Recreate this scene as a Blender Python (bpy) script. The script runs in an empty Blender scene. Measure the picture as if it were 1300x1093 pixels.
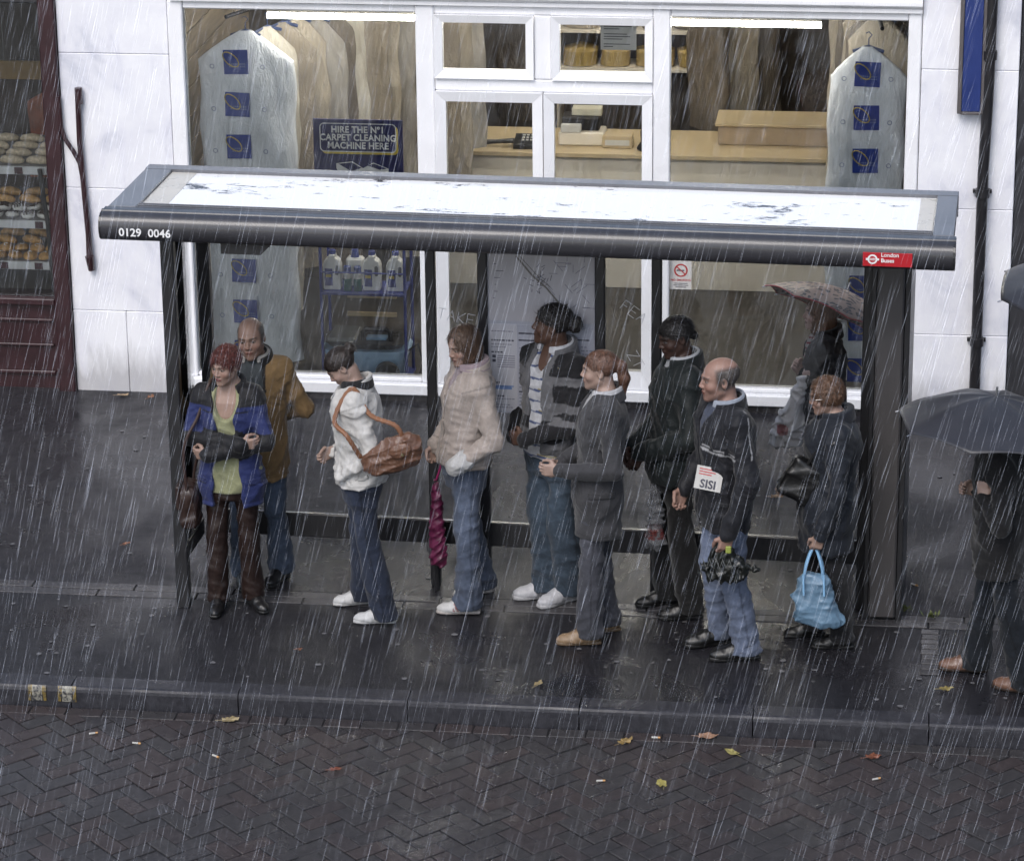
import bpy, math, random
import numpy as np
from mathutils import Vector, Matrix
random.seed(7); np.random.seed(7)
SC = bpy.context.scene
COL = SC.collection
R = math.radians

# ------------------------------------------------------------ camera, sky, sun, exposure
cam_d = bpy.data.cameras.new('camera'); cam = bpy.data.objects.new('camera', cam_d); COL.objects.link(cam)
SC.camera = cam
cam_d.sensor_width = 36.0; cam_d.sensor_fit = 'HORIZONTAL'
cam_d.lens = 4083.2/1300*36.0
cam_d.shift_y = -45.5/1300
cam_d.clip_start = 0.1; cam_d.clip_end = 600
_p, _psi, _ro = R(19.427), R(7.226), R(-0.600)
_fw = Vector((-math.sin(_psi)*math.cos(_p), math.cos(_psi)*math.cos(_p), -math.sin(_p)))
_r0 = Vector((math.cos(_psi), math.sin(_psi), 0)); _u0 = _r0.cross(_fw)
_rt = _r0*math.cos(_ro)+_u0*math.sin(_ro); _up = _u0*math.cos(_ro)-_r0*math.sin(_ro)
cam.matrix_world = Matrix(((_rt.x,_up.x,-_fw.x,1.9635),(_rt.y,_up.y,-_fw.y,-15.3491),(_rt.z,_up.z,-_fw.z,7.2),(0,0,0,1)))

world = bpy.data.worlds.new('World'); SC.world = world; world.use_nodes = True
wn = world.node_tree.nodes; wl = world.node_tree.links
SUN_EL, SUN_AZ = R(50), R(200)          # high, from behind the camera, soft through cloud
sky = wn.new('ShaderNodeTexSky'); sky.sky_type = 'NISHITA'; sky.sun_disc = False
sky.sun_elevation = SUN_EL; sky.sun_rotation = SUN_AZ
sky.air_density = 1.0; sky.dust_density = 2.5; sky.ozone_density = 1.5
hs = wn.new('ShaderNodeHueSaturation'); hs.inputs['Saturation'].default_value = 0.75
wl.new(sky.outputs[0], hs.inputs['Color'])
bg = wn['Background']; bg.inputs[1].default_value = 0.14
wl.new(hs.outputs[0], bg.inputs[0])
sun_d = bpy.data.lights.new('sun', 'SUN'); sun_d.energy = 0.9; sun_d.angle = R(30); sun_d.color = (1.0,0.985,0.97)
sun = bpy.data.objects.new('sun', sun_d); COL.objects.link(sun)
sun.rotation_euler = (Vector((0,0,0))-Vector((math.sin(SUN_AZ)*math.cos(SUN_EL), math.cos(SUN_AZ)*math.cos(SUN_EL), math.sin(SUN_EL)))).to_track_quat('-Z','Y').to_euler()
SC.view_settings.view_transform = 'Standard'; SC.view_settings.look = 'None'
SC.view_settings.gamma = 1.0; SC.view_settings.exposure = 0.68
SC.render.engine = 'CYCLES'
SC.cycles.use_denoising = True
SC.cycles.max_bounces = 6; SC.cycles.transparent_max_bounces = 24; SC.cycles.glossy_bounces = 4
SC.cycles.caustics_reflective = False; SC.cycles.caustics_refractive = False
SC.cycles.sample_clamp_indirect = 6.0

# ------------------------------------------------------------ helpers
def tag(o, label=None, cat=None, group=None, kind=None):
    if label: o['label'] = label
    if cat: o['category'] = cat
    if group: o['group'] = group
    if kind: o['kind'] = kind
    return o
def empty(name, loc=(0,0,0), rz=0, label=None, cat=None, group=None):
    o = bpy.data.objects.new(name, None); COL.objects.link(o); o.empty_display_size = .1
    o.location = loc; o.rotation_euler = (0,0,rz)
    return tag(o, label, cat, group)
def link(name, me, parent=None, mat=None, loc=None, rot=None):
    if mat is not None and not me.materials: me.materials.append(mat)
    o = bpy.data.objects.new(name, me); COL.objects.link(o)
    if parent is not None: o.parent = parent
    if loc is not None: o.location = loc
    if rot is not None: o.rotation_euler = rot
    return o
def copy_tree(o, parent=None):
    c = o.copy(); COL.objects.link(c); c.parent = parent
    for ch in o.children: copy_tree(ch, c)
    return c

class MB:
    def __init__(s): s.v = []; s.f = []; s.mi = []; s.cur = 0
    def add(s, vs, fs):
        n = len(s.v); s.v += [tuple(map(float,p)) for p in vs]
        s.f += [tuple(i+n for i in f) for f in fs]; s.mi += [s.cur]*len(fs); return s
    def box(s, x0,x1,y0,y1,z0,z1, b=0.0):
        if b <= 0:
            vs = [(x0,y0,z0),(x1,y0,z0),(x1,y1,z0),(x0,y1,z0),(x0,y0,z1),(x1,y0,z1),(x1,y1,z1),(x0,y1,z1)]
            return s.add(vs, [(3,2,1,0),(4,5,6,7),(0,1,5,4),(1,2,6,5),(2,3,7,6),(3,0,4,7)])
        # chamfered box: 24 verts
        X=(x0,x1);Y=(y0,y1);Z=(z0,z1); vs=[]; idx={}
        for i in (0,1):
            for j in (0,1):
                for k in (0,1):
                    sx=b*(1-2*i); sy=b*(1-2*j); sz=b*(1-2*k)
                    idx[i,j,k]=(len(vs),len(vs)+1,len(vs)+2)
                    vs += [(X[i],Y[j]+sy,Z[k]+sz),(X[i]+sx,Y[j],Z[k]+sz),(X[i]+sx,Y[j]+sy,Z[k])]
        fs=[]
        q=lambda a,c:[idx[t][c] for t in a]
        fs.append(q([(0,0,0),(0,0,1),(0,1,1),(0,1,0)],0)); fs.append(q([(1,0,0),(1,1,0),(1,1,1),(1,0,1)],0))
        fs.append(q([(0,0,0),(1,0,0),(1,0,1),(0,0,1)],1)); fs.append(q([(0,1,0),(0,1,1),(1,1,1),(1,1,0)],1))
        fs.append(q([(0,0,0),(0,1,0),(1,1,0),(1,0,0)],2)); fs.append(q([(0,0,1),(1,0,1),(1,1,1),(0,1,1)],2))
        def e(a,c0,b_,c1): fs.append([idx[a][c0],idx[b_][c0],idx[b_][c1],idx[a][c1]])
        for i in (0,1):
            for j in (0,1): e((i,j,0),0,(i,j,1),1)
        for i in (0,1):
            for k in (0,1): e((i,0,k),0,(i,1,k),2)
        for j in (0,1):
            for k in (0,1): e((0,j,k),1,(1,j,k),2)
        for t in idx: fs.append(list(idx[t]))
        return s.add(vs, fs)
    def tube(s, path, r, n=8, caps=True):
        P=[Vector(p) for p in path]; rs = r if isinstance(r,(list,tuple)) else [r]*len(P)
        vs=[];fs=[]; prev=None
        for i,p in enumerate(P):
            t=(P[min(i+1,len(P)-1)]-P[max(i-1,0)]).normalized()
            if prev is None:
                a=Vector((0,0,1)) if abs(t.z)<.9 else Vector((1,0,0)); u=t.cross(a).normalized()
            else: u=(prev-t*prev.dot(t)).normalized()
            prev=u; w=t.cross(u)
            for k in range(n):
                a=2*math.pi*k/n; vs.append(p+(u*math.cos(a)+w*math.sin(a))*rs[i])
        for i in range(len(P)-1):
            for k in range(n): fs.append((i*n+k,i*n+(k+1)%n,(i+1)*n+(k+1)%n,(i+1)*n+k))
        if caps: fs.append(tuple(range(n-1,-1,-1))); fs.append(tuple((len(P)-1)*n+k for k in range(n)))
        return s.add(vs,fs)
    def lathe(s, prof, c=(0,0,0), n=16):
        vs=[];fs=[]
        for (r,z) in prof:
            for k in range(n):
                a=2*math.pi*k/n; vs.append((c[0]+r*math.cos(a),c[1]+r*math.sin(a),c[2]+z))
        for i in range(len(prof)-1):
            for k in range(n): fs.append((i*n+k,i*n+(k+1)%n,(i+1)*n+(k+1)%n,(i+1)*n+k))
        fs.append(tuple(range(n-1,-1,-1))); fs.append(tuple((len(prof)-1)*n+k for k in range(n)))
        return s.add(vs,fs)
    def prism(s, poly, a0, a1, ax=0):   # poly in the two other axes, extruded along ax
        def P(a,u,v): return [(a,u,v),(u,a,v),(u,v,a)][ax]
        n=len(poly); vs=[P(a0,u,v) for u,v in poly]+[P(a1,u,v) for u,v in poly]
        fs=[(i,(i+1)%n,n+(i+1)%n,n+i) for i in range(n)]+[tuple(range(n-1,-1,-1)),tuple(range(n,2*n))]
        return s.add(vs,fs)
    def mesh(s, name, mats, smooth=False):
        me=bpy.data.meshes.new(name); me.from_pydata(s.v,[],s.f); 
        for m in (mats if isinstance(mats,(list,tuple)) else [mats]): me.materials.append(m)
        if any(s.mi): me.polygons.foreach_set('material_index', s.mi)
        if smooth: me.polygons.foreach_set('use_smooth',[True]*len(s.f))
        me.update(); return me
    def build(s, name, mats, parent=None, smooth=False, loc=None, rot=None):
        import bmesh
        me=s.mesh(name,mats,smooth)
        bm=bmesh.new(); bm.from_mesh(me); bmesh.ops.recalc_face_normals(bm,faces=bm.faces); bm.to_mesh(me); bm.free()
        if smooth:
            try: me.set_sharp_from_angle(angle=R(38))
            except Exception: pass
        return link(name,me,parent,loc=loc,rot=rot)

def text_mesh(txt, size, mat, name, parent=None, mw=None, extrude=0.0005, align='CENTER', sx=1.0, space=1.0, bold=0.0):
    cu=bpy.data.curves.new(name,'FONT'); cu.body=txt; cu.size=size; cu.align_x=align; cu.align_y='CENTER'
    cu.extrude=extrude; cu.space_character=space; cu.offset=bold; cu.resolution_u=3
    o=bpy.data.objects.new(name+'_c',cu); COL.objects.link(o)
    dg=bpy.context.evaluated_depsgraph_get(); me=bpy.data.meshes.new_from_object(o.evaluated_get(dg))
    bpy.data.objects.remove(o); me.name=name; me.materials.clear(); me.materials.append(mat)
    for v in me.vertices: v.co.x*=sx
    ob=link(name,me,parent)
    if mw is not None: ob.matrix_local=mw
    return ob
# a text or flat print facing the street (-Y): local x -> X, local y -> Z
def facing(x,y,z,rz=0): return Matrix.Translation((x,y,z))@Matrix.Rotation(rz,4,'Z')@Matrix.Rotation(R(90),4,'X')

MATS={}
def nodes_of(name):
    m=bpy.data.materials.new(name); m.use_nodes=True; nt=m.node_tree
    return m, nt, nt.nodes['Principled BSDF']
def setp(b, col=None, rough=None, metal=None, spec=None, coat=None, trans=None, sheen=None):
    if col is not None: b.inputs['Base Color'].default_value=(*col,1)
    if rough is not None: b.inputs['Roughness'].default_value=rough
    if metal is not None: b.inputs['Metallic'].default_value=metal
    if spec is not None: b.inputs['Specular IOR Level'].default_value=spec
    if coat is not None: b.inputs['Coat Weight'].default_value=coat; b.inputs['Coat Roughness'].default_value=.08
    if sheen is not None: b.inputs['Sheen Weight'].default_value=sheen
def noise_node(nt, scale, detail=4, rough=.55, dist=0, coord='Object', vscale=None):
    tc=nt.nodes.new('ShaderNodeTexCoord'); n=nt.nodes.new('ShaderNodeTexNoise')
    n.inputs['Scale'].default_value=scale; n.inputs['Detail'].default_value=detail; n.inputs['Roughness'].default_value=rough; n.inputs['Distortion'].default_value=dist
    if vscale is not None:
        mp=nt.nodes.new('ShaderNodeMapping'); mp.inputs['Scale'].default_value=vscale
        nt.links.new(tc.outputs[coord],mp.inputs[0]); nt.links.new(mp.outputs[0],n.inputs['Vector'])
    else: nt.links.new(tc.outputs[coord],n.inputs['Vector'])
    return n
def ramp(nt, src, stops):
    r=nt.nodes.new('ShaderNodeValToRGB'); el=r.color_ramp.elements
    while len(el)<len(stops): el.new(.5)
    for e,(p,c) in zip(el,stops):
        e.position=p; e.color=(*c,1) if len(c)==3 else c
    nt.links.new(src,r.inputs[0]); return r
def bump(nt,b,src,strength=.3,dist=.01,prev=None):
    bp=nt.nodes.new('ShaderNodeBump'); bp.inputs['Strength'].default_value=strength; bp.inputs['Distance'].default_value=dist
    nt.links.new(src,bp.inputs['Height'])
    if prev is not None: nt.links.new(prev.outputs[0],bp.inputs['Normal'])
    nt.links.new(bp.outputs[0],b.inputs['Normal']); return bp
def plain(name,col,rough=.5,metal=0,spec=.5,var=.12,scale=8,bmp=0.0,bscale=60,coat=None,vscale=None,sheen=None):
    """a real-world paint/plastic/cloth: base colour with slight uneven tone and optional fine relief"""
    if name in MATS: return MATS[name]
    m,nt,b=nodes_of(name); setp(b,col,rough,metal,spec,coat,sheen=sheen)
    n=noise_node(nt,scale,5,.6,.3,vscale=vscale)
    lo=tuple(max(0,c*(1-var)) for c in col); hi=tuple(min(1,c*(1+var)) for c in col)
    r=ramp(nt,n.outputs[0],[(.3,lo),(.7,hi)]); nt.links.new(r.outputs[0],b.inputs['Base Color'])
    rr=ramp(nt,n.outputs[0],[(.3,(max(.03,rough*.8),)*3),(.7,(min(1,rough*1.2),)*3)]); nt.links.new(rr.outputs[0],b.inputs['Roughness'])
    if bmp>0:
        n2=noise_node(nt,bscale,3,.6); bump(nt,b,n2.outputs[0],bmp,.004)
    MATS[name]=m; return m
def glass_mat(name,tint=(.95,.97,.97),refl=1.0,haze=0.0,hazecol=(.5,.52,.55)):
    m=bpy.data.materials.new(name); m.use_nodes=True; nt=m.node_tree; nt.nodes.remove(nt.nodes['Principled BSDF'])
    out=nt.nodes['Material Output']; tr=nt.nodes.new('ShaderNodeBsdfTransparent'); tr.inputs[0].default_value=(*tint,1)
    gl=nt.nodes.new('ShaderNodeBsdfGlossy'); gl.inputs['Roughness'].default_value=.03; gl.inputs[0].default_value=(refl,refl,refl,1)
    fr=nt.nodes.new('ShaderNodeFresnel'); fr.inputs[0].default_value=1.5
    mx=nt.nodes.new('ShaderNodeMixShader'); nt.links.new(fr.outputs[0],mx.inputs[0]); nt.links.new(tr.outputs[0],mx.inputs[1]); nt.links.new(gl.outputs[0],mx.inputs[2])
    last=mx
    if haze>0:
        df=nt.nodes.new('ShaderNodeBsdfDiffuse'); df.inputs[0].default_value=(*hazecol,1)
        n=noise_node(nt,5,5,.6,.5); r=ramp(nt,n.outputs[0],[(.35,(haze*.5,)*3),(.75,(haze*1.5,)*3)])
        m2=nt.nodes.new('ShaderNodeMixShader'); nt.links.new(r.outputs[0],m2.inputs[0]); nt.links.new(mx.outputs[0],m2.inputs[1]); nt.links.new(df.outputs[0],m2.inputs[2]); last=m2
    nt.links.new(last.outputs[0],out.inputs[0]); return m
# ------------------------------------------------------------ ground: road, gutter, kerb, pavement
def wet_ground(name, c0, c1, speck, sc=1.0, spec=.30):
    m,nt,b=nodes_of(name)
    big=noise_node(nt,1.1*sc,6,.6,.6); fine=noise_node(nt,150*sc,3,.7); mid=noise_node(nt,14*sc,6,.65,.4)
    r1=ramp(nt,mid.outputs[0],[(.3,c0),(.72,c1)])
    r2=ramp(nt,fine.outputs[0],[(.55,(0,0,0)),(.78,speck)])
    ad=nt.nodes.new('ShaderNodeMix'); ad.data_type='RGBA'; ad.blend_type='ADD'; ad.inputs[0].default_value=1
    nt.links.new(r1.outputs[0],ad.inputs[6]); nt.links.new(r2.outputs[0],ad.inputs[7]); nt.links.new(ad.outputs[2],b.inputs['Base Color'])
    rr=ramp(nt,big.outputs[0],[(.34,(.15,)*3),(.5,(.34,)*3),(.66,(.6,)*3)]); nt.links.new(rr.outputs[0],b.inputs['Roughness'])
    st=ramp(nt,big.outputs[0],[(.36,(.12,)*3),(.55,(.7,)*3)])
    b.inputs['Specular IOR Level'].default_value=spec
    bp=bump(nt,b,fine.outputs[0],.5,.004); nt.links.new(st.outputs[0],bp.inputs['Strength'])
    b2=bump(nt,b,mid.outputs[0],.12,.01,bp)
    return m
asphalt=wet_ground('wet_asphalt',(.008,.0078,.0095),(.019,.0184,.022),(.07,.07,.078))
paving_far=wet_ground('wet_paving',(.010,.0098,.0120),(.030,.029,.034),(.04,.04,.047),.9,.24)
slabm=wet_ground('wet_slab',(.035,.034,.037),(.065,.063,.068),(.03,.03,.03),1.3)
kerbm=wet_ground('wet_kerbstone',(.018,.018,.022),(.042,.042,.050),(.03,.03,.03),1.6)
grout=wet_ground('road_bed',(.008,.008,.009),(.02,.019,.02),(.01,.01,.01))
ZR=-.112
b=MB(); b.add([(-60,-70,ZR-.006),(60,-70,ZR-.006),(60,-.02,ZR-.006),(-60,-.02,ZR-.006)],[(0,1,2,3)])
road=tag(b.build('road',grout),kind='structure')
b=MB(); b.add([(-60,.14,-.002),(60,.14,-.002),(60,1.245,-.002),(-60,1.245,-.002)],[(0,1,2,3)])
pave=tag(b.build('pavement',asphalt),kind='structure')
b=MB(); b.add([(-60,1.425,-.002),(60,1.425,-.002),(60,4.76,-.002),(-60,4.76,-.002)],[(0,1,2,3)])
pave2=tag(b.build('pavement',paving_far),kind='structure')
# sunk bed under the slab row
b=MB(); b.add([(-60,1.245,-.008),(60,1.245,-.008),(60,1.425,-.008),(-60,1.425,-.008)],[(0,1,2,3)])
bed=tag(b.build('slab_bed',grout),kind='structure')
x=-6.2
rnd=random.Random(3)
while x<6:
    L=rnd.choice([.58,.60,.62])
    b=MB(); b.box(x+.004,x+L-.004,1.25,1.332,-.007,.001+rnd.uniform(-.002,.003),.003)
    b.build('slab',slabm,bed)
    b=MB(); b.box(x+.2+.004,x+.2+L-.004,1.340,1.42,-.007,.001+rnd.uniform(-.002,.003),.003)
    b.build('slab',slabm,bed)
    x+=L
# a drain strip of small setts running towards the kerb by the umbrella
for i in range(9):
    b=MB(); y=.62+i*.068
    b.box(2.14+rnd.uniform(-.004,.004),2.24,y,y+.058,-.003,.004+rnd.uniform(0,.002),.004); b.build('sett',slabm,pave)
# kerb stones with rounded arris
kerb=tag(empty('kerb'),kind='structure')
prof=[(0.0,-.3),(0.0,-.03),(.004,-.014),(.012,-.004),(.024,0.0),(.138,.001),(.138,-.3)]
x=-6.05; i=0
while x<6:
    b=MB(); b.prism([(y+rnd.uniform(-.0012,.0012),z) for y,z in prof],x+.003,x+.912,0)
    b.build('kerbstone',kerbm,kerb,loc=(0,rnd.uniform(-.003,.003),rnd.uniform(-.002,.002))); x+=.915
def worn(name,c):
    m,nt,b=nodes_of(name); n=noise_node(nt,38,6,.7,.6); r=ramp(nt,n.outputs[0],[(.42,(.03,.03,.034)),(.56,c)]); nt.links.new(r.outputs[0],b.inputs['Base Color']); b.inputs['Roughness'].default_value=.4; return m
yel=worn('worn_yellow_paint',(.17,.12,.03)); whi=worn('worn_white_paint',(.25,.24,.20))
for xx in (-2.575,-2.41):
    b=MB()
    w=.05
    for (x0,x1,m) in ((xx-w,xx-w*.55,1),(xx-w*.55,xx+w*.55,0),(xx+w*.55,xx+w,1)):
        b.cur=m; b.add([(x0+.008*(x0>xx),-.0045,-.086),(x1-.008*(x1<xx),-.0045,-.086),(x1,-.0045,-.03),(x0,-.0045,-.03)],[(0,1,2,3)])
        b.add([(x0,-.0045,-.03),(x1,-.0045,-.03),(x1,.002,-.011),(x0,.002,-.011)],[(0,1,2,3)])
        b.add([(x0,.002,-.011),(x1,.002,-.011),(x1,.012,-.001),(x0,.012,-.001)],[(0,1,2,3)])
    b.build('yellow_kerb_mark',[whi,yel],kerb)
# bricks of the carriageway: gutter course and 45 degree herringbone
brickms=[]
for i,(c0,c1) in enumerate([((.027,.023,.024),(.048,.041,.042)),((.025,.0235,.0250),(.045,.042,.044)),((.030,.024,.024),(.052,.042,.042)),((.026,.0245,.0255),(.047,.044,.045))]):
    brickms.append(wet_ground('wet_brick_%s'%['red','grey','rust','brown'][i],c0,c1,(.05,.048,.05),1.5))
bmesh_=[]
for m in brickms:
    for k in range(3):
        q=MB(); q.box(-.0965,.0965,-.0465,.0465,-.05,0,.0035)
        q.v=[(x_+rnd.uniform(-.0015,.0015),y_+rnd.uniform(-.0015,.0015),z_) for x_,y_,z_ in q.v]
        import bmesh as _bm
        me=q.mesh('brick',m); t=_bm.new(); t.from_mesh(me); _bm.ops.recalc_face_normals(t,faces=t.faces); t.to_mesh(me); t.free(); bmesh_.append(me)
spots=[]
c45=math.cos(R(45))
for ix in range(-60,60):
    for iy in range(-60,60):
        c=(ix-iy)%4
        if c==0: u,v,a=(ix+1.0)*.1,(iy+.5)*.1,0
        elif c==3: u,v,a=(ix+.5)*.1,(iy+1.0)*.1,90
        else: continue
        X=(u-v)*c45; Yy=(u+v)*c45-1.3
        if -.04>Yy>-2.6 and abs(X)<3.3: spots.append((X,Yy,a+45))
EDGE=-.116
def halfext(a): return abs(.0965*math.sin(R(a)))+abs(.0465*math.cos(R(a)))
edge=[s_ for s_ in spots if s_[1]+halfext(s_[2])>EDGE and s_[1]-halfext(s_[2])<EDGE-.012]; spots=[s_ for s_ in spots if s_[1]+halfext(s_[2])<=EDGE]
near=sorted(spots,key=lambda s:(0 if (abs(s[0])<2.85 and s[1]>-1.02) else 1, abs(s[1]+.6)))
others=MB(); nb=0
for i,(X,Yy,a) in enumerate(near):
    dz=rnd.uniform(-.004,.003)
    if nb<255:
        o=link('brick',rnd.choice(bmesh_),road,loc=(X,Yy,ZR+dz),rot=(R(rnd.uniform(-.7,.7)),R(rnd.uniform(-.7,.7)),R(a+rnd.uniform(-.7,.7)))); nb+=1
    else:
        me=rnd.choice(bmesh_); M=Matrix.Translation((X,Yy,ZR+dz))@Matrix.Rotation(R(a),4,'Z'); others.cur=brickms.index(me.materials[0])
        others.add([M@v.co for v in me.vertices],[tuple(p.vertices) for p in me.polygons])
tag(others.build('brick_field',brickms,road),kind='stuff')
def clipped(X,Yy,a):
    ca,sa=math.cos(R(a)),math.sin(R(a)); poly=[(X+ca*u-sa*v,Yy+sa*u+ca*v) for u,v in ((-.0965,-.0465),(.0965,-.0465),(.0965,.0465),(-.0965,.0465))]; out=[]
    for k in range(4):
        p,q_=poly[k],poly[(k+1)%4]
        if p[1]<=EDGE: out.append(p)
        if (p[1]<=EDGE)!=(q_[1]<=EDGE): t=(EDGE-p[1])/(q_[1]-p[1]); out.append((p[0]+(q_[0]-p[0])*t,EDGE))
    return out
for (X,Yy,a) in edge:      # bricks cut along the gutter line
    pl_=clipped(X,Yy,a)
    if len(pl_)>=3:
        q=MB(); q.prism(pl_,ZR-.05,ZR+rnd.uniform(-.004,.002),2); q.build('cut_brick',rnd.choice(brickms),road)
x=-3.4
while x<3.4:
    o=link('brick',rnd.choice(bmesh_),road,loc=(x+.1,-.062,ZR+rnd.uniform(-.003,.001))); x+=.2

# ------------------------------------------------------------ the dry cleaner's shop
def wall_mat():
    m,nt,b=nodes_of('white_painted_render')
    tc=nt.nodes.new('ShaderNodeTexCoord'); sep=nt.nodes.new('ShaderNodeSeparateXYZ'); nt.links.new(tc.outputs['Object'],sep.inputs[0])
    n1=noise_node(nt,2.2,6,.6,.4); n2=noise_node(nt,9,6,.65,.6,vscale=(1,1,.25)); n3=noise_node(nt,40,4,.6)
    base=ramp(nt,n1.outputs[0],[(.3,(.60,.61,.68)),(.42,(.78,.78,.83)),(.58,(.86,.86,.89))])
    # grime: fades out by z = .35, broken by noise
    ma=nt.nodes.new('ShaderNodeMapRange'); ma.inputs[1].default_value=.0; ma.inputs[2].default_value=.55; ma.inputs[3].default_value=.62; ma.inputs[4].default_value=-.25
    nt.links.new(sep.outputs[2],ma.inputs[0])
    ad=nt.nodes.new('ShaderNodeMath'); ad.operation='ADD'; nt.links.new(ma.outputs[0],ad.inputs[0]); nt.links.new(n2.outputs[0],ad.inputs[1])
    g=ramp(nt,ad.outputs[0],[(.62,(0,0,0)),(1.0,(.55,)*3)])
    mx=nt.nodes.new('ShaderNodeMix'); mx.data_type='RGBA'; nt.links.new(g.outputs[0],mx.inputs[0]); nt.links.new(base.outputs[0],mx.inputs[6]); mx.inputs[7].default_value=(.22,.21,.21,1)
    st=ramp(nt,n2.outputs[0],[(.26,(.78,.78,.82)),(.38,(.96,.96,.98)),(.5,(1,1,1))])
    mu=nt.nodes.new('ShaderNodeMix'); mu.data_type='RGBA'; mu.blend_type='MULTIPLY'; mu.inputs[0].default_value=1; nt.links.new(mx.outputs[2],mu.inputs[6]); nt.links.new(st.outputs[0],mu.inputs[7])
    nt.links.new(mu.outputs[2],b.inputs['Base Color']); b.inputs['Roughness'].default_value=.45
    bump(nt,b,n3.outputs[0],.15,.004); return m
wallm=wall_mat()
upvc=plain('white_upvc',(.86,.86,.88),.3,var=.05,scale=3)
upvcg=plain('grey_gasket',(.10,.10,.12),.5)
darkplinth=plain('dark_plinth',(.030,.028,.03),.35,var=.4,scale=10)
shopglass=glass_mat('shop_glass',(.93,.94,.93),1.0)
YW=4.73
shop=empty('dry_cleaner_shop',(0,0,0)); tag(shop,'white shopfront of a dry cleaner with wide framed windows behind the shelter','shop')
def block(x0,x1,z0,z1,y=YW,name='wall_block',m=wallm,parent=None,d=.28):
    o=MB().box(x0+.0015,x1-.0015,y,y+d,z0+.0015,z1-.0015,.004).build(name,m,parent or shop); return o
for (x0,x1,z0,z1) in ((-3.555,-3.19,-.02,.568),(-3.19,-2.815,-.02,.568),(-3.555,-2.815,.568,1.42),(-3.555,-2.815,1.42,2.335),(-3.555,-2.815,2.335,3.2)): block(x0,x1,z0,z1)
for (x0,x1,z0,z1) in ((2.055,2.67,-.02,.568),(2.055,2.67,.568,1.42),(2.055,2.67,1.42,2.335),(2.055,2.67,2.335,3.2)): block(x0,x1,z0,z1)
# fascia board over the window with a moulded lower edge
b=MB(); b.prism([(YW-.055,2.745),(YW-.055,3.2),(YW+.2,3.2),(YW+.2,2.70),(YW-.03,2.70),(YW-.03,2.725)],-2.79,2.052,0); b.build('fascia_board',upvc,shop)
b=MB(); b.box(-2.79,2.052,YW-.062,YW-.0555,2.752,2.775); b.build('fascia_bead',upvc,shop)
b=MB(); b.box(-2.81,2.052,YW-.02,YW+.25,-.02,.042,.004); b.build('plinth',darkplinth,shop)
b=MB(); b.box(-2.81,2.052,YW-.045,YW+.12,.046,.125,.008); b.build('window_sill',upvc,shop)
def frame_bar(x0,x1,z0,z1,y0=YW+.0,y1=YW+.09,parent=shop,name='window_frame',bv=.008): return MB().box(x0,x1,y0,y1,z0,z1,bv).build(name,upvc,parent)
Z0,Z1=.127,2.698
frame_bar(-2.812,-2.712,Z0,Z1,YW-.01); frame_bar(-1.185,-1.065,Z0,Z1,YW-.01); frame_bar(.352,.462,Z0,Z1,YW-.01); frame_bar(1.968,2.052,Z0,Z1,YW-.01)
frame_bar(-2.71,-1.187,Z0,Z0+.03); frame_bar(.464,1.966,Z0,Z0+.03); frame_bar(-2.71,-1.187,Z1-.055,Z1); frame_bar(.464,1.966,Z1-.055,Z1)
frame_bar(-1.063,.350,Z1-.06,Z1); frame_bar(-1.063,.350,2.135,2.215)      # head and transom of the centre bay
frame_bar(-.415,-.305,2.217,Z1-.062)
def pane(x0,x1,z0,z1,y=YW+.05,parent=shop): return MB().box(x0,x1,y,y+.008,z0,z1).build('pane',shopglass,parent)
pane(-2.711,-1.186,Z0+.03,Z1-.055); pane(.463,1.967,Z0+.03,Z1-.055)
def sash(x0,x1,z0,z1,t,tb=None,name='casement',y=YW-.022):
    """mitred frame with its own pane"""
    tb=tb or t; e=empty(name); e.parent=shop
    f=MB()
    o=[(x0,z0),(x1,z0),(x1,z1),(x0,z1)]; i=[(x0+t,z0+tb),(x1-t,z0+tb),(x1-t,z1-t),(x0+t,z1-t)]
    for k in range(4):
        k2=(k+1)%4
        q=[o[k],o[k2],i[k2],i[k]]
        q=[(a*.9985+sum(p[0] for p in q)/4*.0015, c*.9985+sum(p[1] for p in q)/4*.0015) for a,c in q]
        f2=MB(); yy=[y,y,y+.014,y+.014]
        f2.add([(q[j][0],yy[j],q[j][1]) for j in range(4)]+[(q[j][0],y+.075,q[j][1]) for j in range(4)],[(0,1,2,3),(4,7,6,5),(0,4,5,1),(1,5,6,2),(2,6,7,3),(3,7,4,0)])
        f2.build('frame_bar',upvc,e)
    g=MB(); g.box(x0+t-.004,x1-t+.004,y+.03,y+.038,z0+tb-.004,z1-t+.004); g.build('pane',shopglass,e)
    return e
sash(-1.062,-.418,2.219,Z1-.062,.052); sash(-.302,.349,2.219,Z1-.062,.052)
sash(-1.062,-.362,Z0+.002,2.132,.068,.12,'shop_door'); sash(-.356,.349,Z0+.002,2.132,.068,.12,'shop_door')
for x_ in (-.388,-.33):
    h=MB(); h.tube([(x_,YW-.03,1.0),(x_,YW-.07,1.0),(x_,YW-.07,1.14),(x_,YW-.03,1.14)],.009,8); h.build('door_handle',plain('steel_handle',(.5,.5,.52),.3,1),shop,True)
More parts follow.
